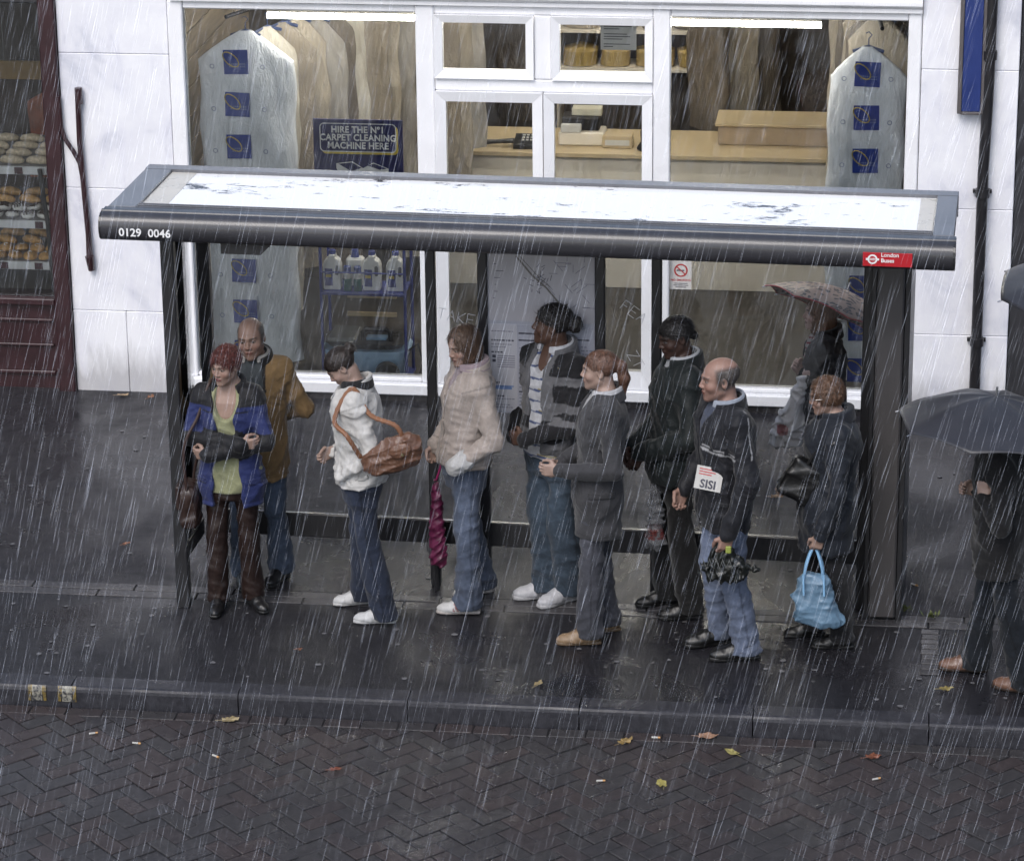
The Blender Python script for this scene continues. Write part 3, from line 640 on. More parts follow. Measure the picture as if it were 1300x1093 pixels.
for (z,y_,front,back,_,_) in lay:
    for row in range(4):
        xx=-3.80+.02*row; cnt=0
        while xx>-4.36:
            kd=front if row<2 else back
            src=protos[kd]; o=src if kd not in used else copy_tree(src); used.add(kd)
            yy=4.9+y_+.07+row*.105; zz=z+.018+.2045*(.07+row*.105-.012)
            o.location=(xx,yy,zz+.002); o.rotation_euler=(R(10),0,rg.uniform(-.5,.5) if kd in('roll','loaf') else rg.uniform(0,6))
            lab={'ring':'white iced ring doughnut','bun':'golden iced swirl bun','roll':'golden brown roll on the %s bakery shelf'%('middle' if z>1 else 'lowest'),'loaf':'floury pale loaf'}[kd]
            lab=lab+', %s from right in the %s row'%(['first','second','third','fourth','fifth','sixth','seventh'][cnt],['front','second','third','back'][row])
            tag(o,lab,'pastry',{'ring':'ring doughnuts in the bakery window','bun':'swirl buns in the bakery window','roll':'rolls on the %s bakery shelf'%('middle' if z>1 else 'lowest'),'loaf':'loaves on the top bakery shelf'}[kd])
            cnt+=1; xx-=.185 if kd in('roll','loaf') else .108
yb=empty('menu_panel',(-3.98,5.6,1.93)); tag(yb,'dull yellow menu panel high in the dark bakery interior','panel'); MB().box(-.28,.14,0,.02,-.0,.13,.004).build('panel',plain('ochre_panel',(.20,.12,.035),.6),yb); MB().tube([(-.2,.01,.13),(-.2,.01,1.07)],.004,5).build('hanger',ends,yb); MB().tube([(.1,.01,.13),(.1,.01,1.07)],.004,5).build('hanger',ends,yb)
ap=empty('hanging_apron',(-4.02,6.13,1.72)); tag(ap,'rust orange cloth hanging in the dark bakery interior','cloth'); garment_mesh(.16,.62,.05,77,.08).build('cloth',plain('orange_cloth',(.20,.06,.03),.8,var=.4,scale=9),ap,True); MB().tube([(0,0,-.005),(0,.08,.02)],.008,6).build('hook',ends,ap)
lp=empty('bakery_light',(-4.1,5.25,2.25)); tag(lp,'small warm lamp hidden under the bakery fascia above the pastries','light') if False else None
COL.objects.unlink(lp); bpy.data.objects.remove(lp)
# ------------------------------------------------------------ bus shelter
SH=empty('bus_shelter',(0,1.60,0),R(-2.1)); tag(SH,'dark grey bus shelter with long white topped roof and glass back','bus shelter')
def grey_metal(name,c,rough=.35):
    m,nt,b=nodes_of(name); setp(b,c,rough,0,.5,.35)
    n=noise_node(nt,3,5,.6,.6,vscale=(.4,1,3)); r=ramp(nt,n.outputs[0],[(.3,tuple(k*.75 for k in c)),(.7,tuple(k*1.25 for k in c))]); nt.links.new(r.outputs[0],b.inputs['Base Color'])
    n2=noise_node(nt,260,2,.5); r2=ramp(nt,n2.outputs[0],[(.56,(0,)*3),(.64,(1,)*3)]); bump(nt,b,r2.outputs[0],.25,.002); return m
fasc=grey_metal('shelter_dark_grey_paint',(.030,.030,.036)); postm=plain('shelter_post_black',(.016,.016,.018),.35,var=.2,coat=.2); frame_g=grey_metal('shelter_roof_grey',(.105,.107,.118),.3); panelg=plain('end_panel_grey',(.060,.056,.057),.45,var=.1,scale=4)
X0,X1=-2.285,2.262
YF,YB=-.825,.20
def roof_xf(m):      # the left end is cut on a slight slant as photographed
    return m
pf=[(YF+.16,2.236),(YF+.035,2.240),(YF+.012,2.256),(YF+.001,2.29),(YF,2.318),(YF+.006,2.348),(YF+.02,2.370),(YF+.042,2.384),(YF+.07,2.389),(YF+.075,2.395),(YF+.095,2.396),(YF+.1,2.389),(YF+.16,2.389)]
q=MB(); q.prism(pf,X0,X1,0); q.build('front_fascia',fasc,SH,True)
for a,c in ((X0-.012,X0-.0005),(X1+.0005,X1+.012)):
    q=MB(); cxp=sum(p[0] for p in pf)/len(pf); q.prism([(y_,z_) for y_,z_ in pf],a,c,0); q.build('end_cap',postm,SH)
q=MB(); q.prism([(YB-.10,2.36),(YB-.1,2.392),(YB-.01,2.392),(YB,2.38),(YB,2.25),(YB-.02,2.25),(YB-.02,2.355)],X0,X1,0); q.build('rear_rail',frame_g,SH)
q=MB(); q.box(X0,X0+.155,YF+.162,YB-.101,2.345,2.391,.004); q.build('roof_end_frame',frame_g,SH)
q=MB(); q.box(X1-.115,X1,YF+.162,YB-.101,2.345,2.391,.004); q.build('roof_end_frame',frame_g,SH)
for y_ in (YF+.185,YF+.215): MB().box(X0+.157,X1-.117,y_,y_+.008,2.392,2.397,.001).build('gutter_rib',frame_g,SH)
MB().box(X0+.157,X1-.117,YF+.1625,YF+.235,2.345,2.391).build('roof_front_frame',frame_g,SH)
def panel_mat():
    m,nt,b=nodes_of('milky_roof_sheet'); setp(b,(.80,.81,.80),.12,0,.6)
    n=noise_node(nt,2.3,9,.78,.35,vscale=(.8,2.2,1)); n2=noise_node(nt,16,6,.7,.6,vscale=(.5,1.6,1)); big=noise_node(nt,1.1,3,.5,.2,vscale=(1,.6,1))
    mu=nt.nodes.new('ShaderNodeMath'); mu.operation='MULTIPLY_ADD'; mu.inputs[1].default_value=.45; nt.links.new(n2.outputs[0],mu.inputs[0]); nt.links.new(n.outputs[0],mu.inputs[2])
    r=ramp(nt,mu.outputs[0],[(.60,(.02,.02,.025)),(.62,(.32,.31,.33)),(.64,(.93,.92,.90))]); nt.links.new(r.outputs[0],b.inputs['Base Color'])
    b.inputs['Subsurface Weight'].default_value=.0
    tr=nt.nodes.new('ShaderNodeBsdfTranslucent'); tr.inputs[0].default_value=(.7,.72,.72,1); mx=nt.nodes.new('ShaderNodeMixShader'); mx.inputs[0].default_value=.05
    out=nt.nodes['Material Output']; nt.links.new(b.outputs[0],mx.inputs[1]); nt.links.new(tr.outputs[0],mx.inputs[2]); nt.links.new(mx.outputs[0],out.inputs[0]); return m
pm=panel_mat()
q=MB(); q.box(X0+.157,X1-.117,YF+.236,YB-.102,2.362,2.374); q.build('roof_panel',pm,SH)
crm=plain('aged_roof_edge',(.55,.52,.46),.3,var=.08)
MB().box(X0+.158,X0+.30,YF+.237,YB-.103,2.3745,2.376).build('roof_patch',crm,SH); MB().box(X1-.20,X1-.118,YF+.262,YB-.122,2.3745,2.376).build('roof_patch',crm,SH)
# underside trough and light box
MB().box(X0+.06,X1-.06,YF+.17,YF+.235,2.30,2.344).build('under_beam',postm,SH)
MB().box(X0+.06,X1-.06,-.06,.0,2.22,2.344).build('rear_beam',postm,SH)
q=MB(); q.prism([(-1.64,2.236),(-1.36,2.236),(-1.42,2.175),(-1.64,2.175)],YF+.06,YF+.17,1); q.build('light_box',postm,SH)
for x_ in np.linspace(X0+.5,X1-.5,5): MB().box(x_-.02,x_+.02,YF+.236,-.062,2.30,2.344).build('roof_rib',postm,SH)
# posts
def post(x,y,w,d,z1=2.25,name='post'): return MB().box(x-w/2,x+w/2,y-d/2,y+d/2,-.003,z1,.006).build(name,postm,SH)
post(-2.0,-.53,.075,.055,2.30); post(-1.93,-.04,.07,.06)
for x in (-.635,-.34,.32,.635,1.80): post(x,-.03,.056,.05)
MB().box(-1.893,1.77,-.045,.0,.262,.405,.006).build('bottom_rail',postm,SH)
MB().box(-2.03,-1.985,-.49,-.07,.262,.36,.005).build('side_rail',postm,SH)
sglass=glass_mat('shelter_glass',(.95,.955,.96),.8,.0,(.35,.36,.4))
for (a,c) in ((-1.892,-.665),(-.605,-.37),(.35,.605),(.665,1.77)): MB().box(a,c,-.036,-.028,.408,2.215).build('glass_pane',sglass,SH)
MB().box(-2.012,-2.004,-.49,-.075,.362,2.2).build('glass_pane',sglass,SH)
q=MB(); q.lathe([(.05,0),(.056,.015),(.052,.07),(.034,.13),(.02,.18),(.016,.25)],(-.615,-.11,.24),16); q.build('grey_post_cover',plain('pewter',(.20,.20,.21),.25,.5),SH,True)
MB().tube([(-.615,-.11,0),(-.615,-.11,.24)],.016,8).build('stub_post',postm,SH)
# end advertising panel
MB().box(1.852,2.0,-.215,.5,.02,2.24,.01).build('end_panel',panelg,SH); MB().box(1.822,1.850,-.195,.5,-.003,2.24,.004).build('panel_edge',postm,SH); MB().box(2.002,2.034,-.195,.5,-.003,2.24,.004).build('panel_edge',postm,SH)
MB().box(1.852,2.0,-.16,.45,-.003,.0195).build('panel_foot',postm,SH)
# lettering and roundel on the fascia
text_mesh('0129  0046',.062,plain('white_lettering',(.78,.78,.78),.4),'stop_number',SH,facing(-2.04,YF-.0015,2.292),bold=.0012,sx=1.02)
red=plain('red_enamel',(.40,.014,.022),.3,var=.08); whl=plain('white_lettering',(.78,.78,.78),.4)
pl=MB().box(1.80,2.055,YF-.006,YF-.0005,2.262,2.336,.001).build('red_plate',red,SH)
def disc(cx_,cz_,r0,r1,y,m,name,n=28):
    q=MB(); q.add([(cx_+r0*math.cos(2*math.pi*k/n),y,cz_+r0*math.sin(2*math.pi*k/n)) for k in range(n)]+[(cx_+r1*math.cos(2*math.pi*k/n),y,cz_+r1*math.sin(2*math.pi*k/n)) for k in range(n)],[(k,(k+1)%n,n+(k+1)%n,n+k) for k in range(n)]); return q.build(name,m,pl)
disc(1.850,2.300,.0175,.026,YF-.0072,whl,'roundel_ring'); MB().box(1.816,1.884,YF-.0078,YF-.0073,2.2945,2.3055).build('roundel_bar',whl,pl); MB().box(1.832,1.868,YF-.0082,YF-.0079,2.298,2.302).build('roundel_bar_text',red,pl)
text_mesh('London\nBuses',.030,whl,'lettering',pl,facing(1.893,YF-.0075,2.3095),align='LEFT',bold=.0005)
# timetable case: paper panel with map and tables
def paper(name,c): return plain(name,c,.55,var=.05,scale=3)
pp_=paper('timetable_paper',(.36,.37,.43)); mapm=paper('map_paper',(.40,.39,.42)); ln=plain('dark_print',(.05,.05,.07),.6); lg=plain('grey_print',(.17,.17,.21),.6); lb=plain('blue_print',(.14,.22,.42),.6); rdl=plain('map_road',(.14,.13,.12),.6)
MB().box(-.311,.291,-.036,-.028,.408,1.072).build('glass_pane',sglass,SH)
tb=MB().box(-.311,.291,-.034,-.026,1.075,2.21).build('timetable_board',pp_,SH)
MB().box(-.305,.286,-.0355,-.0345,1.62,2.2).build('map_sheet',mapm,tb); MB().box(-.305,-.15,-.0355,-.0345,1.085,1.60).build('timetable_sheet',paper('sheet_white',(.43,.43,.47)),tb); MB().box(-.145,.286,-.0355,-.0345,1.085,1.60).build('timetable_sheet',paper('sheet_pale',(.34,.35,.41)),tb)
q=MB(); q2=MB(); q3=MB(); rg=random.Random(2)
def bar(Q,x,z,w,h,y=-.0362): Q.add([(x,y,z),(x+w,y,z),(x+w,y,z+h),(x,y,z+h)],[(0,1,2,3)])
for (z,x0,x1,h) in ((1.545,-.14,-.02,.01),(1.505,-.14,-.02,.009),(1.31,-.14,-.02,.009),(1.28,-.14,-.02,.008),(1.52,.15,.26,.008),(1.2,-.14,.26,.009)): bar(q,x0,z,x1-x0,h)
for k in range(18):
    z=1.48-k*.021
    x=-.138
    while x<.26:
        w=rg.uniform(.01,.03)
        if rg.random()<.75: bar(q2,x,z,w*.8,.006)
        x+=w+.004
for (z,n,bold) in ((1.555,.12,0),(1.50,.13,1),(1.478,.12,0),(1.462,.07,0),(1.43,.055,1),(1.25,.05,1),(1.17,.06,1),(1.155,.12,0),(1.12,.1,0),(1.105,.11,0)):
    x=-.295
    while x<-.295+n: 
        w=rg.uniform(.006,.02); bar(q if bold else q2,x,z,w*.85,.009 if bold else .006); x+=w+.003
for z in (1.40,1.375): bar(q,-.29,z,.02,.017)
for k in range(6): bar(q2,-.262,1.41-k*.013,.1,.005)
bar(q3,-.29,1.215,.11,.022); bar(q3,-.26,1.23,.09,.008)
tag(q.build('printed_headings',ln,tb),kind='stuff'); tag(q2.build('printed_lines',lg,tb),kind='stuff'); q3.build('printed_highlight',lb,tb)
q=MB()
def stroke(Q,pts,w,y=-.0368):
    for (x0,z0),(x1,z1) in zip(pts[:-1],pts[1:]):
        d=math.hypot(x1-x0,z1-z0) or 1; nx,nz=-(z1-z0)/d*w/2,(x1-x0)/d*w/2
        Q.add([(x0+nx,y,z0+nz),(x1+nx,y,z1+nz),(x1-nx,y,z1-nz),(x0-nx,y,z0-nz)],[(0,1,2,3)])
stroke(q,[(-.15,2.0),(-.06,1.89),(.02,1.82),(.09,1.735),(.11,1.72),(.14,1.73)],.010); stroke(q,[(-.13,2.0),(-.04,1.9),(.04,1.825)],.004)
q.build('map_main_road',rdl,tb)
q=MB(); q4=MB()
for k in range(26):
    x,z=rg.uniform(.0,.24),rg.uniform(1.68,2.0); a=rg.choice([0,90,40,-50]); L_=rg.uniform(.03,.09)
    stroke(q,[(x,z),(x+L_*math.cos(R(a)),z+L_*math.sin(R(a)))],.003,-.0364)
for k in range(34):
    x,z=rg.gauss(-.015,.025),rg.gauss(1.865,.035); a=rg.uniform(0,180); L_=rg.uniform(.015,.04); stroke(q4,[(x,z),(x+L_*math.cos(R(a)),z+L_*math.sin(R(a)))],.003,-.0365)
for k in range(7): x=-.29+.03*rg.random(); z=1.95-.04*k; stroke(q4,[(x,z),(x+.05*rg.random(),z)],.003,-.0365)
tag(q.build('map_street_lines',lg,tb),kind='stuff'); tag(q4.build('map_town_streets',ln,tb),kind='stuff')
# scratched graffiti on the glass
scr=plain('etched_scratch',(.45,.46,.5),.6); q=MB()
def letters(Q,ox,oz,s,L,ang):
    ca,sa=math.cos(ang),math.sin(ang); x=0
    G={'T':[[(0,1),(.7,1)],[(.35,1),(.3,0)]],'A':[[(0,0),(.35,1),(.7,0)],[(.15,.4),(.55,.4)]],'K':[[(0,0),(.05,1)],[(.7,1),(.05,.45),(.7,0)]],'E':[[(.7,1),(0,1),(0,0),(.7,0)],[(0,.5),(.55,.5)]],'F':[[(.7,1),(0,1),(0,0)],[(0,.5),(.5,.5)]],'Z':[[(0,1),(.7,1),(0,0),(.7,0)]]}
    for c in L:
        for st in G[c]: stroke(Q,[(ox+ca*(x+a)*s-sa*b_*s,oz+sa*(x+a)*s+ca*b_*s) for a,b_ in st],.0035,-.0385)
        x+=.9
letters(q,-.60,1.62,.062,'TAKE',R(-10)); q.build('scratched_graffiti',scr,SH)
q=MB(); letters(q,.43,1.72,.06,'FEA',R(-35)); letters(q,.47,1.45,.06,'ZT',R(-60)); q.build('scratched_graffiti',scr,SH)
ns=empty('no_smoking_sign',(.536,YW+.047,.90)); tag(ns,'small white no smoking notice with red ring on the right window','sign')
MB().box(-.07,.07,0,.002,-.085,.11).build('notice_plate',plain('paper',(.62,.60,.57)),ns)
rdp=plain('red_print',(.45,.03,.03),.5)
q=MB(); n=26; q.add([(.045*math.cos(2*math.pi*k/n),-.001,.045+.045*math.sin(2*math.pi*k/n)) for k in range(n)]+[(.035*math.cos(2*math.pi*k/n),-.001,.045+.035*math.sin(2*math.pi*k/n)) for k in range(n)],[(k,(k+1)%n,n+(k+1)%n,n+k) for k in range(n)]); q.build('red_ring',rdp,ns)
q=MB(); stroke(q,[(-.03,.072),(.03,.018)],.008,-.0016); q.build('red_bar',rdp,ns); q=MB(); stroke(q,[(-.028,.045),(.022,.045)],.009,-.0012); q.build('cigarette_print',ln,ns)
text_mesh('NO SMOKING',.021,rdp,'lettering',ns,facing(0,-.001,-.022),bold=.0004)
q=MB(); 
for k,(w_) in enumerate((.09,.1,.07)): stroke(q,[(-w_/2,-.044-k*.013),(w_/2,-.044-k*.013)],.005,-.0012)
q.build('printed_lines',ln,ns)
# ------------------------------------------------------------ people: implicit surfaces meshed with surface nets
F32=np.float32
def smin(a,b,k):
    if k<=0: return np.minimum(a,b)
    h=np.maximum(k-np.abs(a-b),0)/k; return np.minimum(a,b)-h*h*k*.25
def smax(a,b,k): return -smin(-a,-b,k)
def v3(a): return np.asarray(a,F32)
class Prim:
    def __init__(s,f,lo,hi,op='u',k=.02): s.f=f; s.lo=v3(lo); s.hi=v3(hi); s.op=op; s.k=k
def fcap(P,a,b,ra,rb):
    a=v3(a);b=v3(b);ab=b-a; L=float(ab@ab)+1e-9
    t=np.clip(((P-a)@ab)/L,0,1); return np.linalg.norm(P-a-t[:,None]*ab,axis=1)-(ra+(rb-ra)*t)
def fell(P,c,r,M=None):
    q=P-v3(c)
    if M is not None: q=q@np.asarray(M,F32)
    r=v3(r); k0=np.linalg.norm(q/r,axis=1); k1=np.linalg.norm(q/(r*r),axis=1)+1e-6
    return k0*(k0-1)/k1
def fbox(P,c,h,r,M=None):
    q=P-v3(c)
    if M is not None: q=q@np.asarray(M,F32)
    q=np.abs(q)-(v3(h)-r); return np.linalg.norm(np.maximum(q,0),axis=1)+np.minimum(q.max(1),0)-r
def cap(a,b,ra,rb=None,k=.02,op='u'):
    rb=ra if rb is None else rb; m=max(ra,rb); a=v3(a);b=v3(b)
    return Prim(lambda P:fcap(P,a,b,ra,rb),np.minimum(a,b)-m,np.maximum(a,b)+m,op,k)
def ell(c,r,M=None,k=.02,op='u'):
    m=max(r); return Prim(lambda P:fell(P,c,r,M),v3(c)-m,v3(c)+m,op,k)
def box(c,h,r,M=None,k=.01,op='u'):
    m=float(np.linalg.norm(h)); return Prim(lambda P:fbox(P,c,h,r,M),v3(c)-m,v3(c)+m,op,k)
def floft(P,T,n=2.3,z0=None,z1=None,kr=.02):
    z=P[:,2]; zs=T[0]; cx,cy,rx,ry=[np.interp(z,zs,t).astype(F32) for t in T[1:]]
    ux=np.abs(P[:,0]-cx)/rx; uy=np.abs(P[:,1]-cy)/ry
    k=(ux**n+uy**n)**(1/n); d=(k-1)*np.minimum(rx,ry)*1.05
    z0=zs[0] if z0 is None else z0; z1=zs[-1] if z1 is None else z1
    return smax(smax(d,z0-z,kr),z-z1,kr)
def loft(T,n=2.3,k=.03,op='u',z0=None,z1=None,kr=.015):
    T=[np.asarray(t,F32) for t in T]; mx=float(max(np.abs(T[1]).max()+T[3].max(),.1)); my=float(np.abs(T[2]).max()+T[4].max())
    return Prim(lambda P:floft(P,T,n,z0,z1,kr),(-mx,-my,T[0][0]),(mx,my,T[0][-1]),op,k)
def evalp(prims,P):
    d=np.full(len(P),.5,F32)
    for pr in prims:
        if pr.op=='disp': d=d+pr.f(P); continue
        if pr.op=='fn': d=pr.f(P,d); continue
        m=.09
        sel=np.nonzero(((P>pr.lo-m)&(P<pr.hi+m)).all(1))[0]
        if len(sel)==0: continue
        e=pr.f(P[sel]).astype(F32); o=d[sel]
        if pr.op=='u': d[sel]=smin(o,e,pr.k)
        elif pr.op=='s': d[sel]=smax(o,-e,pr.k)
    return d
_C=np.array([(i,j,k) for i in (0,1) for j in (0,1) for k in (0,1)])
_E=[(a,b) for a in range(8) for b in range(a+1,8) if np.abs(_C[a]-_C[b]).sum()==1]
def surface(prims,lo,hi,h):
    lo=v3(lo);hi=v3(hi); n=np.ceil((hi-lo)/h).astype(int)+1
    n=((n+3)//4)*4+1
    ax=[lo[i]+h*np.arange(n[i]) for i in range(3)]
    cn=(n-1)//4+1
    cg=np.stack(np.meshgrid(*[a[::4] for a in ax],indexing='ij'),-1).reshape(-1,3).astype(F32)
    cd=evalp(prims,cg).reshape(cn)
    D=np.repeat(np.repeat(np.repeat(cd,4,0),4,1),4,2)[2:2+n[0],2:2+n[1],2:2+n[2]] if False else None
    # nearest coarse value
    ii=[np.minimum((np.arange(n[i])+2)//4,cn[i]-1) for i in range(3)]
    D=cd[np.ix_(*ii)].copy()
    near=np.argwhere(np.abs(D)<4*h*1.35)
    P=np.stack([ax[i][near[:,i]] for i in range(3)],1).astype(F32)
    D[near[:,0],near[:,1],near[:,2]]=evalp(prims,P)
    S=D<0
    m=S[:-1,:-1,:-1].astype(np.int8)
    for c in _C[1:]:
        m=m+S[c[0]:n[0]-1+c[0],c[1]:n[1]-1+c[1],c[2]:n[2]-1+c[2]]
    cells=np.argwhere((m>0)&(m<8))
    if len(cells)==0: return np.zeros((0,3),F32),np.zeros((0,4),int)
    idx=-np.ones(m.shape,np.int32); idx[cells[:,0],cells[:,1],cells[:,2]]=np.arange(len(cells))
    vals=np.stack([D[cells[:,0]+c[0],cells[:,1]+c[1],cells[:,2]+c[2]] for c in _C],1)
    acc=np.zeros((len(cells),3)); cnt=np.zeros(len(cells))
    for a,b in _E:
        va,vb=vals[:,a],vals[:,b]; x=(va<0)!=(vb<0)
        t=np.where(x,va/np.where(x,va-vb,1),0)
        acc+=np.where(x[:,None],_C[a]+(_C[b]-_C[a])*t[:,None],0); cnt+=x
    V=lo+(cells+acc/cnt[:,None])*h
    Q=[]
    for axi in range(3):
        o1,o2=[k for k in range(3) if k!=axi]
        sl=[slice(None)]*3; sl2=[slice(None)]*3; sl[axi]=slice(0,n[axi]-1); sl2[axi]=slice(1,n[axi])
        A=S[tuple(sl)];B=S[tuple(sl2)]
        e=np.argwhere(A!=B); e=e[(e[:,o1]>0)&(e[:,o2]>0)&(e[:,o1]<n[o1]-1)&(e[:,o2]<n[o2]-1)]
        fl=A[e[:,0],e[:,1],e[:,2]]
        def cell(d1,d2):
            c=e.copy(); c[:,o1]-=d1; c[:,o2]-=d2; return idx[c[:,0],c[:,1],c[:,2]]
        q=np.stack([cell(1,1),cell(0,1),cell(0,0),cell(1,0)],1)
        flip=fl if axi!=1 else ~fl
        q=np.where(flip[:,None],q,q[:,::-1]); Q.append(q)
    Q=np.concatenate(Q); return V.astype(F32),Q
def np_mesh(name,parts,mat,colors=None):
    """parts: list of (V,Q); colors: function(V)->(n,3) or None"""
    V=[];Q=[];o=0
    for v,q in parts: V.append(v);Q.append(q+o);o+=len(v)
    V=np.concatenate(V);Q=np.concatenate(Q)
    me=bpy.data.meshes.new(name); me.vertices.add(len(V)); me.vertices.foreach_set('co',V.astype(np.float64).ravel())
    me.loops.add(Q.size); me.loops.foreach_set('vertex_index',Q.ravel().astype(np.int32))
    me.polygons.add(len(Q)); me.polygons.foreach_set('loop_start',np.arange(0,Q.size,4,dtype=np.int32)); me.polygons.foreach_set('loop_total',np.full(len(Q),4,np.int32))
    me.polygons.foreach_set('use_smooth',np.ones(len(Q),bool))
    me.update(calc_edges=True); me.validate()
    if colors is not None:
        c=np.clip(tone(colors(V)),0,1); a=me.color_attributes.new('Col','FLOAT_COLOR','POINT'); a.data.foreach_set('color',np.concatenate([c,np.ones((len(c),1))],1).astype(F32).ravel())
    me.materials.append(mat); return me
DARK=.63
def tone(c,m=DARK,sat=.86):
    c=np.asarray(c,float); g=c.mean(1,keepdims=True); return (g+(c-g)*sat)*m
def waves(P,seed,f,amp,bias=(1,1,1),ridge=True,n=4):
    rg=np.random.RandomState(seed); out=np.zeros(len(P),F32)
    for i in range(n):
        d1=rg.normal(size=3)*np.array(bias); d1/=np.linalg.norm(d1); d2=rg.normal(size=3); d2/=np.linalg.norm(d2)
        ff=f*rg.uniform(.7,1.5)
        a=np.sin((P@d1.astype(F32))*ff+1.6*np.sin((P@d2.astype(F32))*ff*.55+rg.uniform(0,6))+rg.uniform(0,6))
        out-=((1-np.abs(a))**1.6*1.8-.6 if ridge else a)
    return out*(amp/n*1.6)
def disp(seed,f,amp,bias=(1,1,1),ridge=True,mask=None):
    def g(P):
        w=waves(P,seed,f,amp,bias,ridge)
        return w*mask(P) if mask is not None else w
    return Prim(g,(0,0,0),(0,0,0),'disp')
def jfold(c,axis,wl,amp,sig,seed=0):
    c=v3(c); ax_=np.array(axis,float); ax_/=np.linalg.norm(ax_); u=np.cross(ax_,(0.31,.2,.93)); u/=np.linalg.norm(u); w=np.cross(ax_,u); ax_,u,w=v3(ax_),v3(u),v3(w)
    def g(P):
        q=P-c; t=q@ax_; a=np.arctan2(q@u,q@w); e=np.exp(-(q*q).sum(1)/(2*sig*sig))
        ph=t*(math.pi/wl)+2.1*np.sin(a+seed)+1.1*np.sin(2*a+2.1*seed)+.8*np.sin(t*31+seed)
        return -.5*amp*e*((1-np.abs(np.sin(ph)))**1.2*1.6-.6)*np.clip(.4+.75*np.sin(a*1.0+seed*1.7),0,1.2)
    return Prim(g,(0,0,0),(0,0,0),'disp')
def attr_mat(name,rough=.8,spec=.3,sheen=.0,weave=500,bmp=.25,coarse=22,cb=.25,coat=0,var=.26,sss=0,crease=.0):
    m,nt,b=nodes_of(name); setp(b,None,rough,0,spec,coat if coat else None,sheen=sheen)
    at=nt.nodes.new('ShaderNodeAttribute'); at.attribute_name='Col'
    n=noise_node(nt,coarse,5,.6,.5); r=ramp(nt,n.outputs[0],[(.3,(1-var,)*3),(.7,(1+0*var,)*3)])
    mu=nt.nodes.new('ShaderNodeMix'); mu.data_type='RGBA'; mu.blend_type='MULTIPLY'; mu.inputs[0].default_value=1; nt.links.new(at.outputs[0],mu.inputs[6]); nt.links.new(r.outputs[0],mu.inputs[7]); nt.links.new(mu.outputs[2],b.inputs['Base Color'])
    n2=noise_node(nt,weave,2,.6); b1=bump(nt,b,n2.outputs[0],bmp,.002); b2=bump(nt,b,n.outputs[0],cb,.012,b1)
    if crease>0:
        n3=noise_node(nt,13,3,.5,2.2); r3=ramp(nt,n3.outputs[0],[(.30,(0,)*3),(.47,(.8,)*3),(.5,(1,)*3),(.53,(.8,)*3),(.7,(0,)*3)]); bump(nt,b,r3.outputs[0],crease,.012,b2)
    if sss: b.inputs['Subsurface Weight'].default_value=sss; b.inputs['Subsurface Radius'].default_value=(.01,.004,.002); b.inputs['Subsurface Scale'].default_value=.5
    return m
SKIN=attr_mat('skin',.5,.4,weave=300,bmp=.12,coarse=40,cb=.05,var=.12); CLOTH=attr_mat('woven_cloth',.8,.25,.15,crease=.10); DENIM=attr_mat('denim',.85,.2,.1,700,.3,30,.3,var=.35,crease=.08); NYLON=attr_mat('wet_nylon',.62,.28,.1,350,.1,30,.15,crease=.12); LEATHER=attr_mat('leather',.35,.5,0,220,.25,25,.3,var=.25); SHOE=attr_mat('shoe_upper',.45,.4,0,250,.15,30,.1)
HAIRM={}
def hair_mat(col):
    key='hair_%.2f_%.2f_%.2f'%col
    if key in HAIRM: return HAIRM[key]
    m,nt,b=nodes_of(key); setp(b,col,.42,0,.5)
    n=noise_node(nt,70,4,.7,.4,vscale=(1,1,.16)); r=ramp(nt,n.outputs[0],[(.3,tuple(c*.45 for c in col)),(.7,tuple(min(1,c*1.6) for c in col))]); nt.links.new(r.outputs[0],b.inputs['Base Color'])
    bump(nt,b,n.outputs[0],.9,.008); HAIRM[key]=m; return m
def rotm(yaw=0,pitch=0,roll=0):
    # head axes: x right, y forward, z up; yaw>0 turns to the person's left, pitch>0 looks up
    return np.array(Matrix.Rotation(R(yaw),3,'Z')@Matrix.Rotation(R(pitch),3,'X')@Matrix.Rotation(R(roll),3,'Y'))
def head_sdf(q,fem=1.0,age=0.0):
    jw=.043 if fem>.5 else .048
    d=fell(q,(0,-.012,.035),(.073,.093,.078))
    d=smin(d,fell(q,(0,.028,-.028),(.058,.062,.083)),.04)
    for s in (-1,1):
        d=smin(d,fcap(q,(s*jw,.005,-.055),(s*.012,.066,-.095),.019,.015),.03)
        d=smin(d,fell(q,(s*.040,.057,-.028),(.022,.022,.020)),.025)
        d=smin(d,fcap(q,(s*.008,.086,.024),(s*.042,.070,.022),.008,.007),.014)
    d=smin(d,fell(q,(0,.074,-.098),(.018,.014,.013)),.018)
    d=smin(d,fell(q,(0,.072,-.058),(.026,.020,.026)),.02)
    for s in (-1,1):
        d=smax(d,-fell(q,(s*.031,.097,.004),(.019,.020,.011)),.012)
        d=smin(d,fell(q,(s*.031,.072,.003),(.0135,.0135,.0115)),.003)
        if age>0: d=smax(d,-fcap(q,(s*.018,.105,-.035),(s*.030,.095,-.062),.004,.004),.008*age+.004)
    d=smin(d,fcap(q,(0,.084,.014),(0,.104,-.026),.0065,.0095),.012)
    for s in (-1,1): d=smin(d,fell(q,(s*.011,.094,-.031),(.008,.010,.008)),.008)
    up=fell(q,(0,.090,-.0565),(.023,.008,.0055)); lw=fell(q,(0,.088,-.0655),(.019,.008,.006))
    d=smin(d,up,.006); d=smin(d,lw,.006)
    d=smax(d,-fcap(q,(-.021,.099,-.061),(.021,.099,-.061),.0022,.0022),.003)
    for s in (-1,1):
        e=fell(q,(s*.074,-.008,-.004),(.009,.018,.031)); e=smax(e,-fell(q,(s*.084,-.004,.001),(.007,.011,.019)),.006); d=smin(d,e,.006)
    return d
